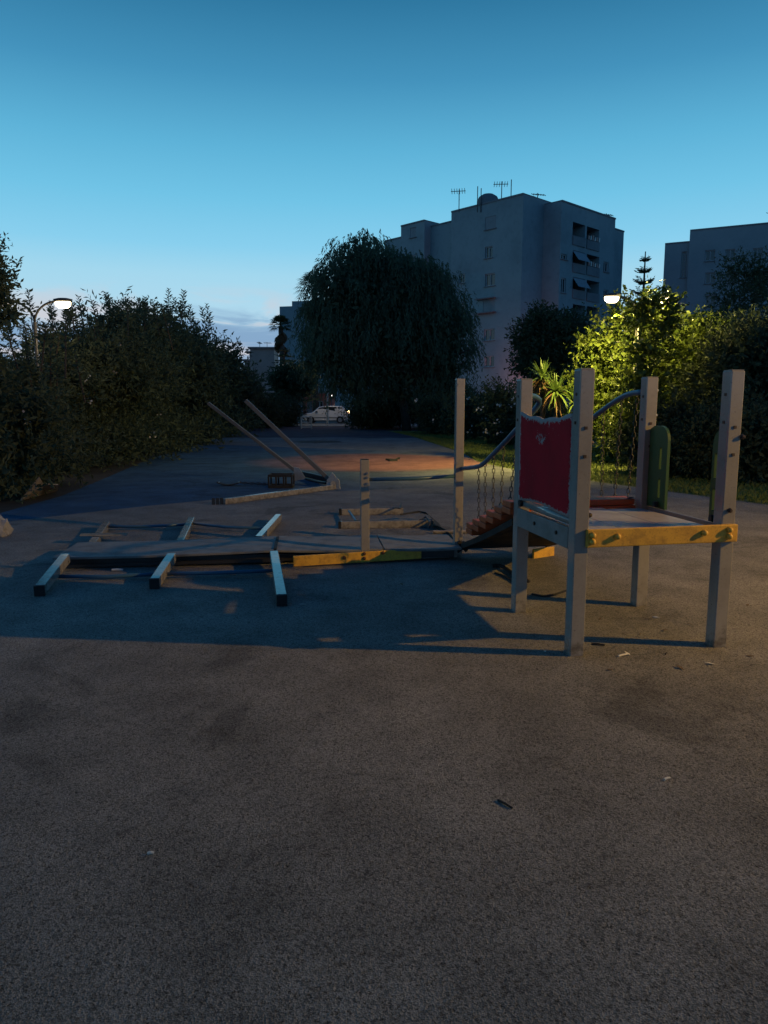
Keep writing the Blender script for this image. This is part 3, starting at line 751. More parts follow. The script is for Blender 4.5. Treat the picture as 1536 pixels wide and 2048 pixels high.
# pale folded board at the foot of the left hedge, and a stone
m_ = MB(); q0, q1, q2, q3, q4, q5 = G(40, 1000, 0.02), A(78, 953, 11.9), A(86, 966, 12.0), A(116, 968, 12.3), G(114, 980, 0.03), G(82, 988, 0.02)
m_.add([q0, q1, q2, q3, q4, q5], [(0, 1, 2, 5), (5, 2, 3, 4)])
o = m_.build('folded_board', 'cardboard', origin=(-5.9, 12.1, 0))
md = o.modifiers.new('thick', 'SOLIDIFY'); md.thickness = 0.02
tag(o, 'pale folded sheet propped at the foot of the left hedge', 'board')
def rock(c, r, label):
    bm = bmesh.new(); bmesh.ops.create_icosphere(bm, subdivisions=3, radius=1)
    sd = random.random() * 9
    from mathutils import noise
    for v_ in bm.verts:
        v_.co *= 1 + 0.55 * noise.noise(v_.co * 1.7 + V((sd, 0, 0))) + 0.22 * noise.noise(v_.co * 4.5) + 0.1 * noise.noise(v_.co * 11)
        v_.co.x *= r[0]; v_.co.y *= r[1]; v_.co.z = max(v_.co.z, -0.45) * r[2] + r[2] * 0.4
    me = bpy.data.meshes.new('stone'); bm.to_mesh(me); bm.free(); me.materials.append(MATS['stone'])
    o = bpy.data.objects.new('stone', me); C.objects.link(o); o.location = c
    return tag(o, label, 'stone')
rock(G(-8, 1072), (0.15, 0.14, 0.17), 'rough grey stone at the edge of the floor by the left hedge')

# ------------------------------------------------------------------ litter
def stick(px, py, L, r, a, mat, name, label, cat, group=None, z=None):
    p = G(px, py); z = r if z is None else z
    d = V((math.cos(a), math.sin(a), 0)) * L / 2
    m_ = MB().tube([p - d + Z1 * (z + 0.004), p + V((0, 0, z + 0.006 + 0.1 * r)), p + d + Z1 * (z + 0.004)], [r, r, r * 0.8], 6)
    return tag(m_.build(name, mat, origin=p), label, cat, group)
stick(1334, 1561, 0.032, 0.005, 0.45, 'litter_white', 'cigarette_end', 'white cigarette end alone on the open foreground floor', 'cigarette end')
stick(1010, 1612, 0.075, 0.0045, -0.9, 'twig', 'twig', 'dark short twig on the open foreground floor', 'twig')
stick(1246, 1313, 0.075, 0.006, 0.5, 'litter_white', 'paper_strip', 'pale paper strip beside the front of the yellow board', 'litter')
stick(1196, 1292, 0.085, 0.007, -0.35, 'twig', 'twig', 'dark curled twig at the foot of the near left tower post', 'twig')
stick(302, 1711, 0.022, 0.005, 0.1, 'litter_white', 'paper_scrap', 'tiny pale scrap on the foreground floor far from the tower', 'litter')
stick(1332, 1309, 0.04, 0.004, 1.0, 'twig', 'twig', 'thin dark twig lying between the two front tower posts', 'twig')
stick(235, 1143, 0.10, 0.012, 0.1, 'litter_white', 'crushed_can', 'crushed pale can in the dark gap under the bridge deck', 'can')
for i, (px, py) in enumerate(((1255, 1310), (1280, 1270), (1300, 1240), (1312, 1237), (1360, 1338), (1495, 1212), (1150, 1290), (1126, 1205), (1330, 1262), (605, 1211), (803, 1170), (1220, 1342), (1420, 1330), (1500, 1315), (450, 1130), (420, 1128), (395, 1125), (470, 1128), (480, 1135), (1380, 1250), (1200, 1240), (1090, 1305))):
    p = G(px, py); a = random.uniform(0, 6.28); L = random.uniform(0.016, 0.036)
    d = V((math.cos(a), math.sin(a), 0)); e = V((-d.y, d.x, 0))
    m_ = MB().prism([p - d * L, p - d * 0.2 * L + e * L * 0.42 + Z1 * L * 0.2, p + d * L + Z1 * L * 0.25, p - e * L * 0.4 + Z1 * L * 0.1], (0, 0, 0.0015))
    m_.v = [(x, y, z + 0.006) for x, y, z in m_.v]
    pale = i % 3 == 0 and py < 1400
    tag(m_.build('dry_leaf', 'litter_white' if pale else 'litter_brown', origin=p),
        'small pale dry leaf scrap lying on the rubber floor' if pale else 'small brown dry leaf lying on the rubber floor', 'leaf', 'pale leaf scraps on the floor' if pale else 'brown leaves on the floor')

# ------------------------------------------------------------------ street lamps: double gooseneck
def street_lamp(base, dirv, label, lit=(1, 1), power=0, col=(1, 0.72, 0.38), spot=None, h=4.0, arm=0.62, bulb='bulb_warm'):
    base = V(base); d = V(dirv).normalized()
    o = thing('street_lamp', label, 'street lamp', tuple(base), 'double-arm park lamps')
    T([base, base + Z1 * 0.9, base + Z1 * 0.95, base + Z1 * (h - 0.45)], [0.07, 0.07, 0.05, 0.04], 12).build('pole', 'lamp_pole', o, smooth=True)
    B(base - Z1 * 0.0 + Z1 * 0.01, base + Z1 * 0.03, 0.24, 0.24, d).build('base_plate', 'lamp_pole', o)
    for k, s_ in enumerate((-1, 1)):
        e = d * s_
        pts = [base + Z1 * (h - 0.47) + e * (arm * (1 - math.cos(q * math.pi / 2)) ) + Z1 * (0.47 * math.sin(q * math.pi / 2)) for q in [i / 8 for i in range(9)]]
        T(pts, 0.024, 8).build('arm', 'lamp_pole', o, smooth=True)
        c = pts[-1] + e * 0.12
        hd = MB(); ringz = [(0.00, 0.05), (0.02, 0.11), (0.06, 0.12), (0.085, 0.06), (0.09, 0.01)]
        vs = []; n = 14
        for z, r in ringz:
            vs += [c + e * (r * 1.8 * math.cos(2 * math.pi * j / n)) + V((-e.y, e.x, 0)) * (r * math.sin(2 * math.pi * j / n)) + Z1 * (z - 0.02) for j in range(n)]
        fs = [(i * n + j, i * n + (j + 1) % n, (i + 1) * n + (j + 1) % n, (i + 1) * n + j) for i in range(4) for j in range(n)] + [tuple(range(4 * n, 5 * n)), tuple(range(n))[::-1]]
        hd.add(vs, fs); ho = hd.build('lamp_head', 'lamp_pole', o, smooth=True)
        df = MB(); vs = []
        for z, r in ((0.0, 0.102), (-0.07, 0.098), (-0.125, 0.06)):
            vs += [c + e * (r * 1.7 * math.cos(2 * math.pi * j / n)) + V((-e.y, e.x, 0)) * (r * math.sin(2 * math.pi * j / n)) + Z1 * (z - 0.022) for j in range(n)]
        fs = [(i * n + j, i * n + (j + 1) % n, (i + 1) * n + (j + 1) % n, (i + 1) * n + j) for i in range(2) for j in range(n)] + [tuple(range(2 * n, 3 * n)), tuple(range(n))[::-1]]
        df.add(vs, fs); df.build('diffuser', bulb if lit[k] else 'bulb_dim', ho, smooth=True)
        pw_ = power[k] if isinstance(power, tuple) else power; sp_ = spot[k] if isinstance(spot, list) else spot
        if pw_ and lit[k]:
            ld = bpy.data.lights.new('bulb', 'SPOT' if sp_ else 'POINT'); ld.energy = pw_; ld.color = col; ld.shadow_soft_size = 0.05
            lo = bpy.data.objects.new('bulb', ld); C.objects.link(lo); lo.parent = o
            w = c - Z1 * 0.21; lo.location = w - base
            if sp_:
                ld.spot_size = math.radians(sp_[1]); ld.spot_blend = 1.0
                lo.rotation_euler = (V(sp_[0]) - w).to_track_quat('-Z', 'Y').to_euler()
    return o
# the lamp whose light and shadows cross the playground stands out of view on the right
street_lamp((9.9, 3.45, 0), (1, -0.10, 0), 'double-arm lamp at the floor edge throwing warm light across the tower', lit=(1, 0), power=3000, col=(1.0, 0.55, 0.085), spot=((0.5, 8.7, 0), 112), h=4.25)
street_lamp((A(1277, 597, 17.7).x, 17.7, 0), (1, 0.05, 0), 'double-arm lamp shining above the bright green tree', lit=(1, 1), power=(2500, 330), col=(1.0, 0.76, 0.22), spot=[((3.9, 19.6, 0), 150), None], h=A(1277, 597, 17.7).z + 0.05, arm=0.52)
street_lamp((A(67, 607, 16.6).x, 16.6, 0), (1, 0.0, 0), 'double-arm lamp standing among the dark left hedge', lit=(0, 1), power=26, h=A(67, 607, 16.6).z + 0.05, arm=0.53)

# ------------------------------------------------------------------ buildings
def on_plane(px, py, P0, d):
    r = ray(px, py); n = V((-d.y, d.x, 0)); e = V((0, 0, EYE)); t_ = (V(P0) - e).dot(n) / r.dot(n)
    w = e + r * t_; return (w - V(P0)).dot(d), w.z
def facade(P0, d, s0, s1, z0, z1, holes, depth):
    """wall sheet with real openings; holes are (s0, s1, z0, z1), reveals go inward"""
    n = V((d.y, -d.x, 0)); n = n if n.dot(V((0, 0, 0)) - V(P0)) > 0 else -n
    ss = sorted({s0, s1, *[h[0] for h in holes], *[h[1] for h in holes]}); zs = sorted({z0, z1, *[h[2] for h in holes], *[h[3] for h in holes]})
    pt = lambda s_, z, k=0: V(P0) + d * s_ + Z1 * z - n * k
    m_ = MB()
    for i in range(len(ss) - 1):
        for j in range(len(zs) - 1):
            cs, cz = (ss[i] + ss[i + 1]) / 2, (zs[j] + zs[j + 1]) / 2
            if any(h[0] < cs < h[1] and h[2] < cz < h[3] for h in holes): continue
            m_.quad(pt(ss[i], zs[j]), pt(ss[i + 1], zs[j]), pt(ss[i + 1], zs[j + 1]), pt(ss[i], zs[j + 1]))
    for a, b_, c, e in holes:
        m_.quad(pt(a, c), pt(b_, c), pt(b_, c, depth), pt(a, c, depth)); m_.quad(pt(a, e), pt(b_, e), pt(b_, e, depth), pt(a, e, depth))
        m_.quad(pt(a, c), pt(a, e), pt(a, e, depth), pt(a, c, depth)); m_.quad(pt(b_, c), pt(b_, e), pt(b_, e, depth), pt(b_, c, depth))
    return m_, pt
def window(bld, pt, h, kind='glass', depth=0.22):
    a, b_, c, e = h; k = depth - 0.05
    w = MB(); fw = 0.10
    for (p, q) in ((pt(a, c + fw / 2, k), pt(b_, c + fw / 2, k)), (pt(a, e - fw / 2, k), pt(b_, e - fw / 2, k)), (pt(a + fw / 2, c, k), pt(a + fw / 2, e, k)), (pt(b_ - fw / 2, c, k), pt(b_ - fw / 2, e, k)), (pt((a + b_) / 2, c, k), pt((a + b_) / 2, e, k))):
        w.beam(p, q, fw, fw)
    o = w.build('window', 'window_frame', bld)
    m_ = MB()
    if kind == 'shutter':
        n = max(4, int((e - c) / 0.12)); 
        for i in range(n):
            z = c + (i + 0.5) * (e - c) / n; m_.beam(pt(a, z, 0.06), pt(b_, z, 0.06), 0.03, (e - c) / n * 0.92)
        m_.build('shutter', 'shutter', o)
    else:
        m_.quad(pt(a, c, depth), pt(b_, c, depth), pt(b_, e, depth), pt(a, e, depth)); m_.build('pane', 'glass', o)
    s_ = MB().beam(pt(a - 0.1, c - 0.04, -0.04), pt(b_ + 0.1, c - 0.04, -0.04), 0.2, 0.07); s_.build('sill', 'parapet', o)
    return o
def rect(P0, d, x0, x1, y0, y1):
    a, z1 = on_plane((x0 + x1) / 2, y0, P0, d); _, z0 = on_plane((x0 + x1) / 2, y1, P0, d)
    sa, _ = on_plane(x0, (y0 + y1) / 2, P0, d); sb_, _ = on_plane(x1, (y0 + y1) / 2, P0, d)
    return (min(sa, sb_), max(sa, sb_), z0, z1)
def body(bld, P0, d, n_in, s0, s1, z1, depth, mat, skip_front=True, name='wall'):
    """side, back and roof of a block behind a facade; n_in points inward"""
    p = lambda s_, k, z: V(P0) + d * s_ + n_in * k + Z1 * z
    m_ = MB()
    m_.quad(p(s0, 0, 0), p(s0, depth, 0), p(s0, depth, z1), p(s0, 0, z1)); m_.quad(p(s1, 0, 0), p(s1, depth, 0), p(s1, depth, z1), p(s1, 0, z1))
    m_.quad(p(s0, depth, 0), p(s1, depth, 0), p(s1, depth, z1), p(s0, depth, z1)); m_.quad(p(s0, 0, z1 - 0.5), p(s1, 0, z1 - 0.5), p(s1, depth, z1 - 0.5), p(s0, depth, z1 - 0.5))
    if not skip_front: m_.quad(p(s0, 0, 0), p(s1, 0, 0), p(s1, 0, z1), p(s0, 0, z1))
    return m_.build(name, mat, bld)
def coping(bld, P0, d, n_in, s0, s1, z, depth, w=0.35):
    p = lambda s_, k: V(P0) + d * s_ + n_in * k + Z1 * (z + 0.05)
    m_ = MB()
    m_.beam(p(s0, 0.1), p(s1, 0.1), w, 0.16); m_.beam(p(s0 + 0.18, 0.3), p(s0 + 0.18, depth - 0.2), w, 0.155); m_.beam(p(s1 - 0.18, 0.3), p(s1 - 0.18, depth - 0.2), w, 0.155)
    return m_.build('parapet_coping', 'parapet', bld)
def antenna(bld, p, h, kind=0):
    p = V(p); m_ = MB(); r = 0.05
    m_.tube([p - Z1 * 0.4, p + Z1 * h], r, 6)
    if kind < 2:
        a = random.uniform(0, 3.1); d = V((math.cos(a), math.sin(a) * 0.4, 0)).normalized(); e = V((-d.y, d.x, 0.5)).normalized()
        m_.tube([p + Z1 * h * 0.9 - d * 0.7, p + Z1 * h * 0.9 + d * 0.9], 0.04, 5)
        for k in range(6):
            q = p + Z1 * h * 0.9 + d * (-0.6 + 0.28 * k); m_.tube([q - e * 0.4, q + e * 0.4], 0.028, 4)
        if kind == 1: m_.tube([p + Z1 * h * 0.6 - e * 0.5, p + Z1 * h * 0.6 + e * 0.5], 0.035, 5)
    return m_.build('antenna', 'dark_steel', bld)

# seven-storey block
CB = A(1036, 812, 80); CB.z = 0
dl, dr = V((-0.69, 0.73, 0)).normalized(), V((0.73, 0.69, 0)).normalized()
blk = thing('apartment_block', 'tall grey seven-storey apartment block with stepped flat roof behind the big tree', 'building', tuple(CB + V((0, 8, 0))))
def sx_at(px, py, P0, d): return on_plane(px, py, P0, d)[0]
top_m = on_plane(1036, 391, CB, dl)[1]
segs = [(0.0, sx_at(903, 412, CB, dl), top_m, 0.0), (sx_at(903, 415, CB, dl), sx_at(852, 428, CB, dl), top_m - 0.75, 0.9), (sx_at(852, 428, CB, dl), sx_at(805, 438, CB, dl), top_m - 0.25, -0.25), (sx_at(805, 445, CB, dl), sx_at(763, 459, CB, dl), top_m - 1.3, 0.55)]
wins_main = [(970, 992, 433, 458, 'shutter'), (970, 985, 493, 516, 'glass'), (970, 990, 547, 572, 'glass'), (966, 990, 600, 624, 'shutter'), (968, 989, 658, 681, 'glass'), (969, 988, 712, 734, 'glass'),
             (918, 930, 548, 566, 'glass'), (916, 930, 606, 624, 'glass')]
wins_left = [(862, 882, 452, 478, 'glass'), (888, 902, 449, 495, 'glass'), (820, 832, 455, 475, 'shutter'), (820, 832, 510, 530, 'glass'), (780, 790, 480, 500, 'glass'), (862, 880, 505, 530, 'glass'), (862, 880, 560, 585, 'glass')]
for k, (s0, s1, zt, inset) in enumerate(segs):
    P0 = CB + dr * inset
    hs = []
    for x0, x1, y0, y1, kd in wins_main + wins_left:
        h = rect(P0, dl, x0, x1, y0, y1)
        if h[0] > s0 + 0.1 and h[1] < s1 - 0.1 and h[3] < zt - 0.4: hs.append((h, kd))
    m_, pt = facade(P0, dl, s0, s1, 0, zt, [h for h, _ in hs], 0.22)
    m_.build('wall', 'wall_grey', blk)
    dp = 6.2 if k == 0 else 9
    body(blk, P0, dl, dr, s0, s1, zt, dp - inset, 'wall_grey')
    coping(blk, P0, dl, dr, s0, s1, zt, dp - inset)
    for h, kd in hs: window(blk, pt, h, kd)
m_ = MB()   # thin string lines / awning ledges beside the window column
for y in (600, 628):
    s_a, z_ = on_plane(955, y, CB, dl); s_b, _ = on_plane(992, y, CB, dl)
    m_.beam(CB + dl * s_a - dr * 0.3 + Z1 * z_, CB + dl * s_b - dr * 0.3 + Z1 * z_, 0.6, 0.12)
m_.build('ledge', 'parapet', blk)
# right wing
DB = A(1110, 812, 81.0); DB.z = 0
top_r = on_plane(1110, 397.5, DB, dr)[1]
s_end = sx_at(1231, 440, DB, dr)
log = []
for x0, x1, y0, y1 in ((1145, 1170, 447, 492), (1173, 1198, 456, 500), (1145, 1170, 503, 546), (1173, 1198, 511, 552), (1145, 1170, 556, 598), (1173, 1198, 562, 604), (1145, 1170, 610, 652), (1173, 1198, 614, 656)):
    log.append(rect(DB, dr, x0, x1, y0, y1))
sm = [(1122, 1134, 508, 519), (1122, 1132, 556, 586), (1207, 1217, 524, 544), (1122, 1134, 620, 640), (1207, 1217, 580, 600)]
smh = [rect(DB, dr, *q) for q in sm]
m_, pt = facade(DB, dr, 0, s_end, 0, top_r, log + smh, 1.3)
m_.build('wall', 'wall_grey', blk)
inn = dl
body(blk, DB, dr, dl, 0, s_end, top_r, 10, 'wall_grey'); coping(blk, DB, dr, dl, 0, s_end, top_r, 10)
for h in smh: window(blk, pt, h)
for i, h in enumerate(log):
    a, b_, c, e = h
    lo_ = MB().quad(pt(a, c, 1.3), pt(b_, c, 1.3), pt(b_, e, 1.3), pt(a, e, 1.3)).build('balcony', 'loggia_dark', blk)
    d0 = pt(a, c, 1.24)
    MB().beam(pt(a + 0.25, c + 1.15, 1.24), pt(b_ - 0.5, c + 1.15, 1.24), 0.06, 2.1).build('pane', 'glass', lo_)
    MB().beam(pt(a, c + 0.45, -0.06), pt(b_, c + 0.45, -0.06), 0.12, 0.95).build('parapet', 'parapet', lo_)
    if i in (2, 4):
        MB().quad(pt(a, e - 0.05, 0.02), pt(b_, e - 0.05, 0.02), pt(b_, e - 1.1, -0.75), pt(a, e - 1.1, -0.75)).build('awning', 'awning', lo_)
    if i in (1, 3):
        for q in range(6):
            z = c + 0.95; s_ = a + (b_ - a) * (q + 0.5) / 6
            MB().beam(pt(s_, z + 0.02, -0.16), pt(s_, z + 0.35 + 0.2 * random.random(), -0.2), 0.22, 0.05).build('laundry', 'litter_white' if q % 2 else 'wall_pink', lo_)
EB = DB + dr * s_end + dl * 0.8
s2 = sx_at(1248, 464, EB, dr); z2 = on_plane(1232, 459, EB, dr)[1]
m_, pt2 = facade(EB, dr, 0.02, s2, 0, z2, [], 0.2); m_.build('wall', 'wall_grey', blk); body(blk, EB, dr, dl, 0.02, s2, z2, 8, 'wall_grey'); coping(blk, EB, dr, dl, 0.02, s2, z2, 8)
for px, py, h, kd in ((918, 412, 1.6, 1), (955, 400, 1.9, 2), (962, 400, 1.7, 2), (1003, 396, 2.4, 0), (1022, 393, 2.6, 2), (1055, 396, 1.0, 0), (1075, 402, 1.2, 0), (1212, 436, 1.0, 1)):
    Yd = 84 if px < 1090 else 90
    p = A(px, py, Yd); p.z = top_m - 0.4 if px < 1090 else top_r - 0.4
    q = A(px, py - h * 17, Yd)
    antenna(blk, p, max(0.8, h + 0.4), kd)
# domed roof tank
c = A(976, 402, 85); c.z = top_m - 0.15
n = 16; vs = []; 
for z, r in ((0, 1.25), (0.8, 1.22), (1.2, 1.0), (1.45, 0.6), (1.55, 0.1)): vs += [c + V((r * math.cos(2 * math.pi * j / n), r * math.sin(2 * math.pi * j / n), z)) for j in range(n)]
MB().add(vs, [(i * n + j, i * n + (j + 1) % n, (i + 1) * n + (j + 1) % n, (i + 1) * n + j) for i in range(4) for j in range(n)] + [tuple(range(4 * n, 5 * n))]).build('roof_tank', 'parapet', blk, smooth=True)

# block at the right edge
RB = A(1313, 812, 96); RB.z = 0
d2 = V((0.90, -0.43, 0)).normalized(); n2 = V((0.43, 0.90, 0)).normalized()
blk2 = thing('apartment_block', 'grey apartment block rising behind the trees beside the spiky conifer', 'building', tuple(RB + V((6, 4, 0))))
zt1 = on_plane(1313, 490, RB, d2)[1]; sA = sx_at(1380, 468, RB, d2); zt2 = on_plane(1381, 463, RB, d2)[1]
h1 = [rect(RB, d2, 1362, 1373, 503, 555)]
m_, pt = facade(RB, d2, 0, sA, 0, zt1, h1, 0.3); m_.build('wall', 'wall_grey_pale', blk2); body(blk2, RB, d2, n2, 0, sA, zt1, 10, 'wall_grey_pale'); coping(blk2, RB, d2, n2, 0, sA, zt1, 10)
for h in h1: window(blk2, pt, h, depth=0.3)
RB2 = RB - n2 * 0.4
sE = sA + 16
hh = []
for y in (500, 545, 590):
    for x in (1410, 1450, 1505): hh.append(rect(RB2, d2, x, x + 20, y - (x - 1410) * 0.04, y + 22 - (x - 1410) * 0.04))
m_, pt = facade(RB2, d2, sA + 0.02, sE, 0, zt2, hh, 0.25); m_.build('wall', 'wall_grey_pale', blk2); body(blk2, RB2, d2, n2, sA + 0.02, sE, zt2, 10, 'wall_grey_pale'); coping(blk2, RB2, d2, n2, sA + 0.02, sE, zt2, 10)
for h in hh: window(blk2, pt, h, depth=0.25)
p = RB2 + d2 * (sA + 9) + n2 * 2 + Z1 * (zt2 - 0.5); antenna(blk2, p, 2.2, 1); antenna(blk2, p + d2 * 1.2, 2.6, 2); antenna(blk2, p + d2 * 2.6, 1.6, 0)

# pale block behind the palms
LB = A(563, 812, 125); LB.z = 0; d3 = V((1, -0.25, 0)).normalized(); n3 = V((0.25, 1, 0)).normalized()
blk3 = thing('apartment_block', 'pale grey block half hidden behind the palms and the big tree', 'building', tuple(LB))
z3 = on_plane(563, 613, LB, d3)[1]; s3 = sx_at(585, 608, LB, d3); z4 = on_plane(586, 603, LB, d3)[1]
hh = [rect(LB, d3, 592, 598, 653, 664), rect(LB, d3, 572, 577, 700, 710)]
m_, pt = facade(LB, d3, 0, s3, 0, z3, [], 0.3); m_.build('wall', 'wall_grey_pale', blk3); body(blk3, LB, d3, n3, 0, s3, z3, 12, 'wall_grey_pale')
P0 = LB - n3 * 0.3
m_, pt = facade(P0, d3, s3 + 0.02, s3 + 14, 0, z4, hh[:1], 0.3); m_.build('wall', 'wall_grey_pale', blk3); body(blk3, P0, d3, n3, s3 + 0.02, s3 + 14, z4, 12, 'wall_grey_pale')
window(blk3, pt, hh[0], depth=0.3)
# low pinkish house with overhanging flat roofs
PB = A(503, 812, 150); PB.z = 0; d4 = V((1, 0.05, 0)).normalized(); n4 = V((-0.05, 1, 0)).normalized()
pk_ = thing('pink_house', 'pinkish flat-roofed building with stepped overhanging roofs in the gap between hedge and palm', 'building', tuple(PB))
zz = on_plane(503, 697, PB, d4)[1]; sw_ = sx_at(548, 697, PB, d4)
m_, pt = facade(PB, d4, 0, sw_, 0, zz, [], 0.2); m_.build('wall', 'wall_pink', pk_); body(pk_, PB, d4, n4, 0, sw_, zz, 10, 'wall_pink')
B(PB + Z1 * (zz + 0.15) - d4 * 0.4 + n4 * 2, PB + d4 * (sw_ + 0.4) + Z1 * (zz + 0.15) + n4 * 2, 5.2, 0.3).build('roof_slab', 'wall_pink', pk_)
for k, (x, y) in enumerate(((494, 704), (484, 720))):
    Q = PB + n4 * (6 + 8 * k); s_a = sx_at(x, y, Q, d4); zq = on_plane(x, y, Q, d4)[1]
    m_, pt = facade(Q, d4, s_a + 0.5, 3, 0, zq, [], 0.2); m_.build('wall', 'wall_pink', pk_)
    B(Q + d4 * s_a + Z1 * zq + n4 * 1, Q + d4 * 3 + Z1 * zq + n4 * 1, 3, 0.35).build('roof_slab', 'wall_pink', pk_)
for x in (516, 531): antenna(pk_, PB + d4 * sx_at(x, 690, PB, d4) + n4 * 3 + Z1 * zz, 1.5, 0)
# red-walled kiosk across the road
KB = A(606, 812, 80); KB.z = 0
ks = thing('red_kiosk', 'low red-walled building glimpsed above the parked white car', 'building', tuple(KB))
hh = [(0.4, 1.0, 0.0, 2.1), (1.4, 2.2, 1.0, 2.1)]
m_, pt = facade(KB, V((1, 0, 0)), 0, 3.2, 0, 2.9, hh, 0.2); m_.build('wall', 'wall_brick_red', ks); body(ks, KB, V((1, 0, 0)), V((0, 1, 0)), 0, 3.2, 2.9, 4, 'wall_brick_red')
window(ks, pt, hh[1]); MB().quad(pt(0.4, 0, 0.2), pt(1.0, 0, 0.2), pt(1.0, 2.1, 0.2), pt(0.4, 2.1, 0.2)).build('door', 'parapet', ks)
B(KB + V((-0.2, 1, 3.0)), KB + V((3.4, 1, 3.0)), 3.0, 0.2).build('roof_slab', 'parapet', ks)

# ------------------------------------------------------------------ parked white car, tail lights on
def car():
    Yc = 66.0; o_ = A(652, 812, Yc); o_.z = 0
    cr_ = thing('parked_car', 'white estate car with its rear light on, parked on the road beyond the floor', 'car', tuple(o_))
    L, W2 = 4.2, 0.86
    prof = [(-2.05, 0.35), (-2.1, 0.62), (-2.0, 0.82), (-1.15, 0.98), (-0.55, 1.48), (0.2, 1.58), (1.5, 1.54), (1.98, 1.02), (2.08, 0.9), (2.08, 0.4), (1.9, 0.3), (-1.9, 0.28)]
    m_ = MB(); n = len(prof)
    vs = []
    for yy, ins in ((-W2, 0.10), (-W2 + 0.06, 0.0), (W2 - 0.06, 0.0), (W2, 0.10)):
        for x, z in prof:
            k = (1 - ins * 0.3); tuck = 0.13 if z > 1.1 else 0
            vs.append(o_ + V((x * k, yy * (1 - tuck), 0.3 + (z - 0.3) * (1 - ins * 0.25))))
    fs = [tuple(range(n)), tuple(range(3 * n, 4 * n))[::-1]]
    for r in range(3):
        for j in range(n): fs.append((r * n + j, r * n + (j + 1) % n, (r + 1) * n + (j + 1) % n, (r + 1) * n + j))
    m_.add(vs, fs); bo = m_.build('body', 'car_paint', cr_, bevel=0.04)
    for sgn in (-1, 1):
        yw = sgn * (W2 * 0.885)
        for pts in ([(-0.98, 1.02), (-0.50, 1.41), (0.08, 1.48), (0.08, 1.02)], [(0.16, 1.02), (0.16, 1.48), (1.0, 1.47), (1.05, 1.02)], [(1.12, 1.02), (1.08, 1.46), (1.45, 1.42), (1.75, 1.02)]):
            MB().prism([o_ + V((x, yw, z)) for x, z in pts], (0, sgn * 0.03, 0)).build('side_window', 'glass', cr_)
        for x in (-0.04, 1.06):
            MB().beam(o_ + V((x, sgn * (W2 + 0.002), 0.42)), o_ + V((x, sgn * (W2 + 0.002), 0.98)), 0.015, 0.01).build('door_gap', 'trim', cr_)
            MB().beam(o_ + V((x - 0.28, sgn * (W2 + 0.012), 0.88)), o_ + V((x - 0.12, sgn * (W2 + 0.012), 0.88)), 0.03, 0.025).build('door_handle', 'trim', cr_)
        MB().beam(o_ + V((-1.7, sgn * (W2 + 0.004), 0.52)), o_ + V((1.8, sgn * (W2 + 0.004), 0.52)), 0.02, 0.07).build('side_trim', 'trim', cr_)
        MB().beam(o_ + V((-0.85, sgn * 0.9, 1.02)), o_ + V((-0.70, sgn * 1.02, 1.06)), 0.12, 0.12).build('mirror', 'trim', cr_, bevel=0.02)
        for x in (-1.3, 1.3):
            c_ = o_ + V((x, sgn * 0.78, 0.33))
            w = T([c_ - V((0, 0.11, 0)), c_ + V((0, 0.11, 0))], 0.33, 20).build('tyre', 'tyre', cr_, bevel=0.03)
            T([c_ - V((0, 0.12, 0)), c_ + V((0, 0.12, 0))], 0.19, 14).build('rim', 'rim', w)
    for sgn in (-1, 1):
        MB().beam(o_ + V((2.0, sgn * 0.72, 0.92)), o_ + V((2.0, sgn * 0.72, 1.12)), 0.16, 0.18).build('tail_light', 'tail_light', cr_, bevel=0.02)
        MB().beam(o_ + V((-2.02, sgn * 0.62, 0.72)), o_ + V((-2.02, sgn * 0.80, 0.72)), 0.14, 0.12).build('headlight', 'glass', cr_, bevel=0.02)
    MB().prism([o_ + V((1.99, -0.6, 1.04)), o_ + V((1.56, -0.58, 1.48)), o_ + V((1.56, 0.58, 1.48)), o_ + V((1.99, 0.6, 1.04))], (0.02, 0, 0.02)).build('rear_window', 'glass', cr_)
    MB().prism([o_ + V((-1.13, -0.66, 1.0)), o_ + V((-0.58, -0.60, 1.46)), o_ + V((-0.58, 0.60, 1.46)), o_ + V((-1.13, 0.66, 1.0))], (-0.02, 0, 0.02)).build('windscreen', 'glass', cr_)
car()
# a slender lamp post with bent top across the road, and the road lamps further on
def tall_lamp(px, Y, h, label, bend=1.2, power=0, col=(1, 0.62, 0.32)):
    b0 = A(px, 812, Y); b0.z = 0
    o = thing('road_lamp', label, 'street lamp', tuple(b0), 'road lamps')
    pts = [b0, b0 + Z1 * (h - 0.8), b0 + V((0.05, 0, h - 0.3)), b0 + V((bend * 0.35, 0, h)), b0 + V((bend, 0, h + 0.08))]
    T(pts, [0.09, 0.07, 0.06, 0.05, 0.05], 8).build('pole', 'litter_white', o, smooth=True)
    c = pts[-1]
    B(c, c + V((0.5, 0, 0.02)), 0.22, 0.10).build('lamp_head', 'lamp_pole', o, bevel=0.02)
    B(c + V((0.08, 0, -0.06)), c + V((0.45, 0, -0.05)), 0.16, 0.03).build('diffuser', 'bulb_warm' if power else 'bulb_dim', o)
    if power:
        ld = bpy.data.lights.new('bulb', 'POINT'); ld.energy = power; ld.color = col; ld.shadow_soft_size = 0.15
        lo = bpy.data.objects.new('bulb', ld); C.objects.link(lo); lo.parent = o; lo.location = c + V((0.25, 0, -0.25)) - b0
    return o
tall_lamp(553, 74, 5.6, 'slender pale road lamp in front of the pink building', 0.5)
tall_lamp(655, 60.6, 5.2, 'road lamp lighting the parked white car', -0.3, 300, (1, 0.74, 0.45))
tall_lamp(1062, 76, 4.2, 'road lamp at the foot of the tall apartment block', -0.6, 620, (1.0, 0.36, 0.34))
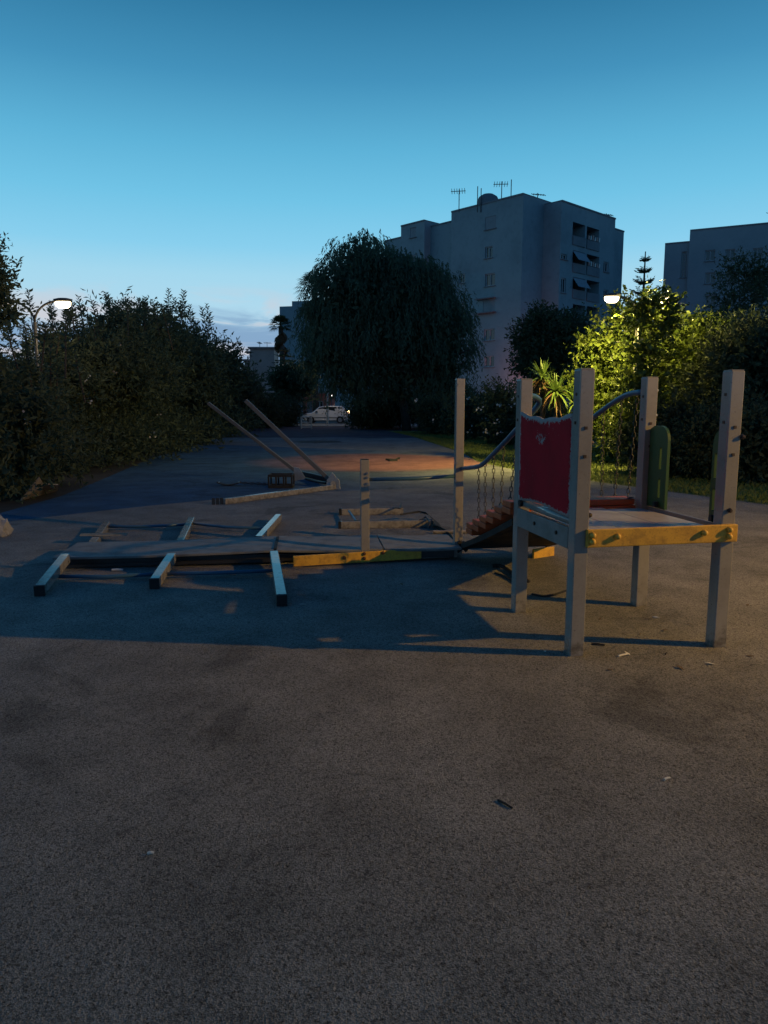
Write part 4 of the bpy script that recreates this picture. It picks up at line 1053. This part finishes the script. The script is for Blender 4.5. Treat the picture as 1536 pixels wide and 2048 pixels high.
def far_bulb(px, py, Y, label, r=0.09):
    p = A(px, py, Y); o = thing('distant_lamp', label, 'street lamp', (p.x, p.y, 0), 'distant lamps seen between leaves')
    T([V((p.x, p.y, 0)), p], 0.05, 6).build('pole', 'lamp_pole', o)
    bm = bmesh.new(); bmesh.ops.create_icosphere(bm, subdivisions=2, radius=r)
    me = bpy.data.meshes.new('globe'); bm.to_mesh(me); bm.free(); me.materials.append(MATS['far_bulb'])
    g = bpy.data.objects.new('globe', me); C.objects.link(g); g.parent = o; g.location = p - V((p.x, p.y, 0))
for px, py, Y in ((452, 748, 78), (460, 783, 76), (461, 789, 90), (414, 761, 80), (768, 758, 80), (820, 770, 84), (663, 792, 78), (995, 772, 45), (480, 790, 95)):
    far_bulb(px, py, Y, 'tiny white lamp globe far off between the leaves', 0.0013 * Y)

# ------------------------------------------------------------------ trees and shrubs
def limbs(o, base, targets, r0, mat='bark', name='trunk', fork=0.35):
    base = V(base); m_ = MB(); cen = sum((V(t_) for t_ in targets), V((0, 0, 0))) / len(targets)
    fk = base.lerp(V((base.x * 0.7 + cen.x * 0.3, base.y * 0.7 + cen.y * 0.3, cen.z)), fork)
    m_.tube([base - Z1 * 0.05, base.lerp(fk, 0.5) + V((random.uniform(-.1, .1), random.uniform(-.1, .1), 0)), fk], [r0 * 1.25, r0, r0 * 0.85], 9)
    for t_ in targets:
        t_ = V(t_); mid = fk.lerp(t_, 0.5) + V((random.uniform(-.3, .3), random.uniform(-.3, .3), random.uniform(0, .4)))
        m_.tube([fk - Z1 * 0.05, fk.lerp(mid, 0.55) + Z1 * 0.05, mid, t_], [r0 * 0.6, r0 * 0.42, r0 * 0.3, r0 * 0.1], 6)
    return m_.build(name, mat, o, smooth=True)
def twig_leaves(lobes, n_tw, tw_len, per, lsize, up=0.3, droop=0.0, fill=0.35, spread=0.8):
    """leaf positions along short twigs that push out of a set of lobes (cx,cy,cz,rx,ry,rz)"""
    lobes = np.array(lobes, float); vol = (lobes[:, 3] * lobes[:, 4] * lobes[:, 5]) ** 0.67; pr = vol / vol.sum()
    idx = RNG.choice(len(lobes), n_tw, p=pr); lb = lobes[idx]
    d = rdir(n_tw); rad = 0.35 + 0.62 * RNG.random((n_tw, 1)) ** 0.6
    start = lb[:, :3] + d * lb[:, 3:] * rad
    dirs = norm(d + np.array([0, 0, up]) + RNG.normal(0, 0.45, (n_tw, 3)))
    ln = tw_len * (0.5 + 0.8 * RNG.random((n_tw, 1)))
    tt = (np.arange(per) + 0.5) / per
    P = start[:, None, :] + dirs[:, None, :] * ln[:, None, :] * tt[None, :, None]
    P[:, :, 2] -= droop * (tt[None, :] ** 2) * ln
    P = P.reshape(-1, 3); Dm = np.repeat(dirs, per, axis=0)
    D = norm(Dm * 0.55 + rdir(len(P)) * spread - np.array([0, 0, droop * 0.8]))
    L = lsize * (0.55 + 0.7 * RNG.random(len(P)))
    nf = int(len(P) * fill)
    if nf:
        i2 = RNG.choice(len(lobes), nf, p=pr); q = lobes[i2]
        Pf = q[:, :3] + rdir(nf) * q[:, 3:] * (RNG.random((nf, 1)) ** 0.5) * 0.78
        P = np.vstack([P, Pf]); D = np.vstack([D, rdir(nf)]); L = np.concatenate([L, lsize * 1.7 * (0.7 + 0.5 * RNG.random(nf))])
    ok = P[:, 2] > 0.03
    return P[ok], D[ok], L[ok]
def lobes_in(cx, cy, z0, z1, rx, ry, n, rmin=0.3, rmax=0.5):
    out_ = [(cx, cy, (z0 + z1) / 2, rx * 0.72, ry * 0.72, (z1 - z0) * 0.36)]
    for k in range(n):
        d = RNG.normal(size=3); d /= np.linalg.norm(d)
        s_ = rmin + (rmax - rmin) * RNG.random(); rr_ = s_ * rx
        out_.append((cx + d[0] * rx * (1 - s_ * 0.8), cy + d[1] * ry * (1 - s_ * 0.8), (z0 + z1) / 2 + d[2] * (z1 - z0) / 2 * (1 - s_ * 0.75), rr_, s_ * ry, rr_ * 0.85))
    return out_
def shoots(o, tops, h, mat, lsize, name='shoot_leaves', per=26):
    Ps, Ds, Ls = [], [], []; m_ = MB()
    for p in tops:
        p = V(p); hh_ = h * random.uniform(0.5, 1.2); lean = V((random.uniform(-.25, .25), random.uniform(-.25, .25), 1)).normalized()
        m_.tube([p - lean * 0.5, p + lean * hh_ * 0.5, p + lean * hh_], [0.018, 0.012, 0.005], 5)
        for k in range(per):
            f_ = k / per; q = p + lean * hh_ * f_; a = k * 2.4
            out_ = V((math.cos(a), math.sin(a), 0.35 + 0.5 * f_)).normalized()
            Ps.append(q); Ds.append(out_); Ls.append(lsize * (1.25 - 0.65 * f_) * random.uniform(0.8, 1.2))
    m_.build('shoot', 'bark', o)['kind'] = 'stuff'
    leafmesh(name, np.array(Ps), np.array(Ds), np.array(Ls), 0.34, mat, o)
def tree(name, label, cat, base, lobes, mat, n_tw, tw, per, ls, asp=0.4, trunk=0.12, group=None, up=0.3, droop=0.0, fill=0.35, tgt=6, fork=0.35):
    o = thing(name, label, cat, base, group)
    tg = [tuple(l[:3]) for l in lobes[1:1 + tgt]] or [lobes[0][:3]]
    limbs(o, base, tg, trunk, fork=fork)
    P, D, L = twig_leaves(lobes, n_tw, tw, per, ls, up, droop, fill)
    leafmesh('crown', P, D, L, asp, mat, o)
    return o

# the long dark hedge on the left, one shrub after another
hedge = [(-40, 12.6, 640, 1.5), (40, 14.6, 690, 1.5), (100, 17.6, 660, 1.6), (180, 19.6, 606, 1.8), (236, 22.0, 598, 2.2), (296, 26.0, 598, 2.5), (352, 31.0, 618, 2.7), (398, 38.0, 652, 2.9), (432, 47.0, 716, 3.0), (470, 54.0, 742, 3.0)]
for i, (px, Yd, ty, rad) in enumerate(hedge):
    p = A(px, ty, Yd); base = (p.x - 0.15 * rad, Yd, 0)
    lb = lobes_in(p.x - 0.15 * rad, Yd, 0.05, p.z - 0.25, rad, rad * 0.9, 11)
    lb += [(p.x + 0.25 * rad, Yd - 0.35 * rad, 0.55, rad * 0.75, rad * 0.6, 0.6), (p.x - 0.5 * rad, Yd - 0.2 * rad, 0.5, rad * 0.7, rad * 0.6, 0.55)]
    sc_ = max(1.0, Yd / 18)
    o = tree('hedge_shrub', 'dark leafy shrub of the left hedge, %s counted from the grey stone' % ('first', 'second', 'third', 'fourth', 'fifth', 'sixth', 'seventh', 'eighth', 'ninth', 'tenth')[i], 'shrub', base, lb, 'leaf_oleander', int(1350 + 50 * rad), 0.55 * sc_ ** 0.5, 9, 0.13 * sc_, 0.3, 0.06, 'shrubs in the left hedge', up=0.45, fork=0.12)
    tops = [(p.x - 0.15 * rad + RNG.normal(0, rad * 0.42), Yd + RNG.normal(0, rad * 0.3), p.z - 0.35 - 0.25 * abs(RNG.normal())) for _ in range(9 if i < 8 else 4)]
    shoots(o, tops, 0.55 * sc_ ** 0.6, 'leaf_oleander', 0.15 * sc_ ** 0.8)
    if i < 6:
        q = lb; nfl = 26; ii = RNG.choice(len(q), nfl); qq = np.array(q)[ii]
        dd = rdir(nfl); dd[:, 1] = -abs(dd[:, 1]); Pc = qq[:, :3] + dd * qq[:, 3:] * 1.0
        Pc = np.repeat(Pc[:9], 5, axis=0) + RNG.normal(0, 0.05, (45, 3)); ok = Pc[:, 2] > 0.3
        leafmesh('blossom', Pc[ok], rdir(ok.sum()), 0.06 * sc_, 0.8, 'flower', o)
# taller tree leaning in at the left edge
p = A(-38, 600, 15.5)
tree('edge_tree', 'taller leafy tree leaning into view above the left hedge', 'tree', (p.x - 0.3, 15.5, 0), [(p.x, 15.5, 3.9, 0.6, 0.6, 0.8), (p.x + 0.35, 15.4, 4.35, 0.3, 0.35, 0.38), (p.x + 0.45, 15.3, 3.85, 0.34, 0.35, 0.3), (p.x + 0.55, 15.3, 3.35, 0.42, 0.35, 0.25), (p.x + 0.2, 15.5, 4.65, 0.22, 0.3, 0.25)],
     'leaf_oleander', 330, 0.35, 8, 0.12, 0.36, 0.09, fork=0.6)

# the big weeping tree
def weeping(base, lobes, n_str, label):
    o = thing('weeping_tree', label, 'tree', base)
    base = V(base); m_ = MB()
    for k, (dx_, dy_, r) in enumerate(((0, 0, 0.42), (0.9, 0.5, 0.28), (-1.1, 0.4, 0.26))):
        b0 = base + V((dx_, dy_, -0.05)); f_ = b0 + V((dx_ * 0.8 + 0.2, dy_ * 0.3, 3.0))
        m_.tube([b0, b0.lerp(f_, 0.5) + V((0.15, 0, 0)), f_], [r * 1.2, r, r * 0.8], 10)
        for l in lobes[k::3]:
            t_ = V(l[:3]); mid = f_.lerp(t_, 0.55) + V((random.uniform(-.5, .5), random.uniform(-.5, .5), 0.5))
            m_.tube([f_ - Z1 * 0.1, f_.lerp(mid, 0.5), mid, t_], [r * 0.55, r * 0.4, r * 0.25, 0.03], 7)
    m_.build('trunk', 'bark', o, smooth=True)
    lb = np.array(lobes, float); vol = (lb[:, 3] * lb[:, 4] * lb[:, 5]) ** 0.7; idx = RNG.choice(len(lb), n_str, p=vol / vol.sum()); q = lb[idx]
    d = rdir(n_str); d[:, 2] = np.where(d[:, 2] < -0.3, -d[:, 2], d[:, 2])
    st = q[:, :3] + d * q[:, 3:] * (0.45 + 0.55 * RNG.random((n_str, 1)) ** 0.5)
    ncl = 620; cl = st[:ncl]; cd = d[:ncl]; pick = RNG.integers(0, ncl, n_str); use = RNG.random(n_str) < 0.72
    st = np.where(use[:, None], cl[pick] + RNG.normal(0, 0.24, (n_str, 3)), st); d = np.where(use[:, None], norm(cd[pick] + RNG.normal(0, 0.35, (n_str, 3))), d)
    per = 9; tt = (np.arange(per) + 0.3) / per
    ln = (0.5 + 1.3 * RNG.random((n_str, 1)) ** 1.5)
    outw = d * np.array([1, 1, 0.4])
    P = st[:, None, :] + outw[:, None, :] * (0.55 * ln[:, None, :]) * tt[None, :, None] ** 0.7
    P[:, :, 2] -= ln * (0.15 * tt + 0.95 * tt ** 2)[None, :]
    Dd = np.stack([outw[:, 0:1] * (0.5 - 0.4 * tt), outw[:, 1:2] * (0.5 - 0.4 * tt), -0.3 - 1.4 * tt[None, :] * np.ones((n_str, 1))], axis=2)
    P = P.reshape(-1, 3); D = norm(norm(Dd.reshape(-1, 3)) + rdir(len(P)) * 0.55)
    ok = P[:, 2] > 0.4; P, D = P[ok], D[ok]
    leafmesh('crown', P, D, 0.23 * (0.6 + 0.7 * RNG.random(len(P))), 0.27, 'leaf_pepper', o)
    nf = 9000; vb = vol * (lb[:, 3] > 1.35); i2 = RNG.choice(len(lb), nf, p=vb / vb.sum()); q = lb[i2]
    Pf = q[:, :3] + rdir(nf) * q[:, 3:] * (RNG.random((nf, 1)) ** 0.4) * 0.76
    leafmesh('inner_foliage', Pf, rdir(nf), 0.5, 0.45, 'leaf_pepper', o)
    return o
bt = []
Yb = 46
for px, py, r in ((720, 520, 52), (690, 565, 55), (755, 545, 60), (670, 620, 62), (725, 610, 85), (800, 580, 85), (850, 575, 52), (875, 605, 52), (895, 650, 48), (860, 660, 90), (780, 680, 100), (700, 690, 78), (660, 690, 52), (912, 705, 36), (885, 720, 58), (640, 740, 32), (690, 750, 50), (918, 742, 26), (822, 545, 40), (880, 560, 28), (740, 745, 55), (650, 655, 45),
                  (705, 488, 22), (735, 482, 20), (668, 512, 22), (690, 500, 20), (752, 500, 24), (640, 560, 24), (655, 535, 20), (625, 620, 24), (622, 680, 26), (632, 720, 24), (930, 650, 20), (938, 700, 18), (918, 600, 20), (900, 565, 18), (790, 530, 22), (845, 530, 18), (690, 790, 30), (800, 770, 44), (870, 775, 44), (915, 778, 26), (740, 790, 30)):
    p = A(px, py, Yb + RNG.normal(0, 1.0)); s_ = r / F * Yb
    bt.append((p.x, p.y, p.z, s_, s_ * 1.1, s_ * 0.95))
weeping((A(850, 812, Yb).x, Yb, 0), bt, 8200, 'huge dark weeping tree in front of the tall apartment block')
# scruffy undergrowth round the weeping tree and in the far gap
for px, Yd, ty, rad, lab in ((740, 50, 790, 2.0, 'dark undergrowth shrub behind the trunks of the weeping tree'), (800, 51, 770, 2.4, 'tall undergrowth shrub between the trunks of the weeping tree'), (870, 52, 765, 2.6, 'tall dark shrub right behind the weeping tree trunk'), (940, 50, 765, 2.2, 'dark shrub between the weeping tree and the apartment block'), (905, 40, 790, 2.2, 'dark shrub under the right side of the weeping tree'), (965, 33, 775, 1.9, 'dark flowering shrub between the weeping tree and the tall bridge post'), (1030, 29, 772, 1.7, 'dark shrub with pale blossoms left of the spiky rosette plants'), (560, 57, 792, 2.3, 'low dark shrub at the far floor end below the conifer'), (520, 52, 770, 2.4, 'low dark shrub at the far end of the left hedge'), (765, 55, 800, 1.6, 'small shrub lit green beside the white car'), (1105, 26, 800, 1.4, 'low dark shrub behind the red tower panel')):
    p = A(px, ty, Yd)
    o = tree('shrub', lab, 'shrub', (p.x, Yd, 0), lobes_in(p.x, Yd, 0.0, p.z - 0.2, rad, rad, 8), 'leaf_dark', 900, 0.5, 8, 0.16, 0.4, 0.05, 'shrubs behind the floor', up=0.4, fork=0.15)
    if px in (965, 1030):
        Pc = np.repeat(np.stack([p.x + RNG.normal(0, rad * .6, 14), np.full(14, Yd - rad * 0.95), 0.5 + RNG.random(14) * (p.z - 0.9)], 1), 4, axis=0) + RNG.normal(0, 0.06, (56, 3))
        leafmesh('blossom', Pc, rdir(56), 0.11, 0.8, 'flower', o)
# dark round tree in front of the block
p = A(1105, 605, 36); rad = 76 / F * 36
tree('round_tree', 'round dark tree between the apartment block and the lamp-lit tree', 'tree', (p.x, 36, 0), lobes_in(p.x + 0.1, 36, 1.7, p.z - 0.1, rad, rad, 14), 'leaf_dark', 2000, 0.6, 9, 0.2, 0.4, 0.18, tgt=8)
# lamp-lit tree and its darker neighbours
lit_lobes = []
for px, py, r, Yd in ((1225, 690, 58, 19.6), (1200, 750, 52, 19.9), (1260, 640, 40, 18.9), (1300, 660, 55, 18.9), (1260, 740, 75, 19.6), (1330, 720, 70, 20.1), (1175, 700, 26, 19.8), (1210, 820, 62, 19.8), (1290, 820, 80, 19.8), (1160, 780, 30, 19.8), (1250, 900, 80, 19.6), (1340, 800, 60, 20.2), (1280, 770, 52, 16.9), (1278, 705, 36, 17.0), (1284, 632, 30, 17.2), (1335, 640, 38, 17.1), (1318, 604, 22, 17.0), (1345, 606, 18, 16.9), (1290, 606, 18, 17.0), (1275, 860, 60, 16.9)):
    q = A(px, py, Yd); s_ = r / F * Yd; lit_lobes.append((q.x, q.y, max(q.z, s_ * 0.8), s_, s_, s_ * 0.9))
tree('leafy_tree', 'bright yellow-green tree lit by the park lamp behind the tower', 'tree', (A(1265, 812, 19.8).x, 19.8, 0), lit_lobes, 'leaf_bright', 2600, 0.42, 9, 0.115, 0.5, 0.1, fill=0.3, tgt=9)
for px, Yd, ty, rad, lab in ((1390, 19.0, 612, 1.5, 'dark tree right of the lamp-lit tree'), (1470, 17.5, 600, 1.6, 'dark leafy tree behind the near right tower post'), (1570, 16.5, 615, 1.7, 'dark leafy tree at the right end of the row')):
    p = A(px, ty, Yd)
    tree('leafy_tree', lab, 'tree', (p.x, Yd, 0), lobes_in(p.x, Yd, 0.4, p.z - 0.15, rad, rad, 14), 'leaf_bright' if px < 1400 else 'leaf_dark', 1900, 0.42, 9, 0.12, 0.46, 0.09, tgt=8)
for px, Yd, ty, rad, lab in ((1345, 16.2, 800, 1.1, 'low dark bush behind the green tower guards'), (1440, 15.6, 790, 1.2, 'low dark bush behind the right tower posts'), (1540, 14.6, 780, 1.3, 'low dark bush at the right end of the grass')):
    p = A(px, ty, Yd)
    tree('bush', lab, 'shrub', (p.x, Yd, 0), lobes_in(p.x, Yd, 0.0, p.z - 0.1, rad, rad * 0.8, 9), 'leaf_dark', 1100, 0.35, 8, 0.10, 0.45, 0.04, up=0.4, fork=0.15)
# added unseen crown behind the viewpoint, blocks sky light to darken the near floor
tree('added_shade_tree', 'added unseen tree blocking sky light over the near end of the floor', 'tree', (-1.6, -3.2, 0), lobes_in(0.0, -1.2, 3.6, 6.4, 5.0, 3.4, 18), 'leaf_dark', 3200, 0.7, 9, 0.24, 0.5, 0.22, fill=0.5, tgt=10)
# spiky rosette plants under the lamp
def rosette(px, py, Y, n, L, label, mat='leaf_rosette', dead=0.0):
    p = A(px, py, Y); o = thing('rosette_plant', label, 'plant', (p.x, Y, 0))
    T([V((p.x, Y, 0)), V((p.x + 0.05, Y, p.z * 0.5)), V((p.x, Y, p.z))], [0.09, 0.07, 0.06], 8).build('stem', 'bark', o, smooth=True)
    k = 5
    def blades(num, mat_, lo, hi, nm):
        vs = []; fs = []
        for i in range(num):
            a = i * 2.399; el_ = random.uniform(lo, hi); d = V((math.cos(a) * math.cos(el_), math.sin(a) * math.cos(el_), math.sin(el_))); s_ = V((-math.sin(a), math.cos(a), 0))
            LL = L * random.uniform(0.7, 1.1); b0 = len(vs)
            for j in range(k + 1):
                f_ = j / k; c_ = p + d * LL * f_ - Z1 * (0.55 * LL * f_ * f_ * math.cos(el_)); w = 0.035 * (1 - f_ ** 2) + 0.002
                vs += [c_ - s_ * w, c_ + s_ * w]
            for j in range(k): fs.append((b0 + 2 * j, b0 + 2 * j + 1, b0 + 2 * j + 3, b0 + 2 * j + 2))
        q = arrays(nm, np.array([tuple(v_) for v_ in vs]), np.array(fs), mat_, o); return q
    blades(n, mat, -0.15, 1.35, 'leaves')
    if dead: blades(int(n * dead), 'leaf_dead', -1.2, 0.1, 'dry_leaves')
rosette(1112, 785, 19.2, 70, 0.75, 'green spiky rosette plant under the lamp', dead=0.3)
rosette(1150, 810, 19.0, 64, 0.7, 'spiky rosette plant beside the bright tree behind the red panel')
rosette(1085, 757, 19.8, 60, 0.7, 'reddish spiky rosette plant with dry leaves near the round tree', dead=0.8)

# palms with fan leaves and a skirt of dead ones
def fan_palm(px, py, Y, R, label, skirt=1.0, nfr=30):
    p = A(px, py, Y); o = thing('fan_palm', label, 'palm', (p.x, Y, 0), 'fan palms')
    T([V((p.x, Y, -0.05)), V((p.x + 0.1, Y, p.z * 0.5)), V((p.x, Y, p.z))], [0.32, 0.26, 0.24], 10).build('trunk', 'palm_bark', o, smooth=True)
    def fans(num, lo, hi, mat_, nm, RR_, drop=0.0):
        vs = []; fs = []; p0 = p.copy()
        for i in range(num):
            p_ = p0 - Z1 * (drop * ((i * 0.618) % 1.0))
            a = i * 2.399 + 0.3; el_ = lo + (hi - lo) * ((i + 0.5) / num); d = V((math.cos(a) * math.cos(el_), math.sin(a) * math.cos(el_), math.sin(el_)))
            s_ = V((-math.sin(a), math.cos(a), 0)); u_ = s_.cross(d)
            h0 = p_ + d * RR_ * 0.45
            b0 = len(vs); vs += [p_ - s_ * 0.03, p_ + s_ * 0.03, h0 + s_ * 0.03, h0 - s_ * 0.03]; fs.append((b0, b0 + 1, b0 + 2, b0 + 3))
            for q in range(11):
                an = math.radians(-75 + 15 * q); dd = d * math.cos(an) + s_ * math.sin(an); pp = dd.cross(u_).normalized(); LL = RR_ * 0.58 * (0.75 + 0.25 * math.cos(an))
                e1 = h0 + dd * LL * 0.6; e2 = h0 + dd * LL - Z1 * LL * 0.28
                b0 = len(vs); vs += [h0, e1 + pp * 0.055, e2, e1 - pp * 0.055]; fs.append((b0, b0 + 1, b0 + 2, b0 + 3))
        q = arrays(nm, np.array([tuple(v_) for v_ in vs]), np.array(fs), mat_, o); q['kind'] = 'stuff'
    fans(nfr, -0.35, 1.35, 'leaf_palm', 'fronds', R)
    if skirt: fans(int(nfr * 2.2), -1.45, -0.95, 'leaf_dead', 'dead_fronds', R * 0.95, skirt)
fan_palm(561, 652, 78, 1.4, 'fan palm with a thick skirt of dead leaves by the pink building', 1.9)
fan_palm(628, 580, 78, 2.3, 'fan palm sticking out beside the top of the weeping tree', 1.0)
# tiered conifers
def conifer(px, ty, Y, R, label, tiers=12, up=0.2, z_low=0.25, name='conifer', per=7):
    p = A(px, ty, Y); o = thing(name, label, 'tree', (p.x, Y, 0)); H_ = p.z
    T([V((p.x, Y, -0.05)), V((p.x, Y, H_ * 0.5)), V((p.x, Y, H_))], [0.2, 0.13, 0.03], 8).build('trunk', 'bark', o, smooth=True)
    m_ = MB(); Ps, Ds, Ls = [], [], []
    for k in range(tiers):
        f_ = (k + 0.3) / tiers; z = H_ * (z_low + (1 - z_low) * f_) - 0.1; r = R * (1 - f_) ** 0.8 + 0.1
        for j in range(per):
            a = 2 * math.pi * j / per + k * 0.5; d = V((math.cos(a), math.sin(a), 0)); e = V((p.x, Y, z + random.uniform(-.12, .12))) + d * r * random.uniform(.6, 1.15) + Z1 * (r * up)
            b0 = V((p.x, Y, z)); mid = b0.lerp(e, 0.55) - Z1 * abs(r * 0.08)
            m_.tube([b0, mid, e], [0.035, 0.025, 0.01], 4)
            nl = int(10 + 22 * r / R)
            for q in range(nl):
                t_ = (q + 1) / nl; c_ = b0.lerp(mid, t_ / 0.55) if t_ < 0.55 else mid.lerp(e, (t_ - 0.55) / 0.45)
                s_ = V((-d.y, d.x, 0)) * (1 if q % 2 else -1); Ps.append(c_); Ds.append((s_ * 0.8 + d * 0.6 + Z1 * random.uniform(-.1, .45)).normalized()); Ls.append((0.16 + 0.22 * r * (1 - 0.6 * t_)) * random.uniform(.8, 1.2))
    m_.build('branches', 'bark', o)
    leafmesh('needles', np.array(Ps), np.array(Ds), np.array(Ls), 0.28, 'leaf_dark', o)
conifer(1291, 503, 44, 1.9, 'spiky tiered conifer poking up between the two apartment blocks', 13, 0.45, 0.2, per=9)
conifer(568, 690, 62, 2.7, 'dark layered conifer below the palm and beside the weeping tree', 10, -0.12, 0.35)
p = A(590, 735, 60)
tree('round_tree', 'dark low tree between the layered conifer and the white car', 'tree', (p.x, 60, 0), lobes_in(p.x, 60, 2.0, p.z, 2.0, 2.0, 10), 'leaf_dark', 900, 0.6, 8, 0.26, 0.4, 0.14)
p = A(1490, 500, 42); 
tree('thin_tree', 'tall thin-leaved tree in front of the right apartment block', 'tree', (p.x, 42, 0), lobes_in(p.x, 42, 4.0, p.z, 2.3, 2.3, 14, 0.22, 0.36), 'leaf_dark', 1100, 0.7, 8, 0.2, 0.34, 0.14, fill=0.15, tgt=10)

for o in bpy.data.objects:
    if '_o' in o: del o['_o']
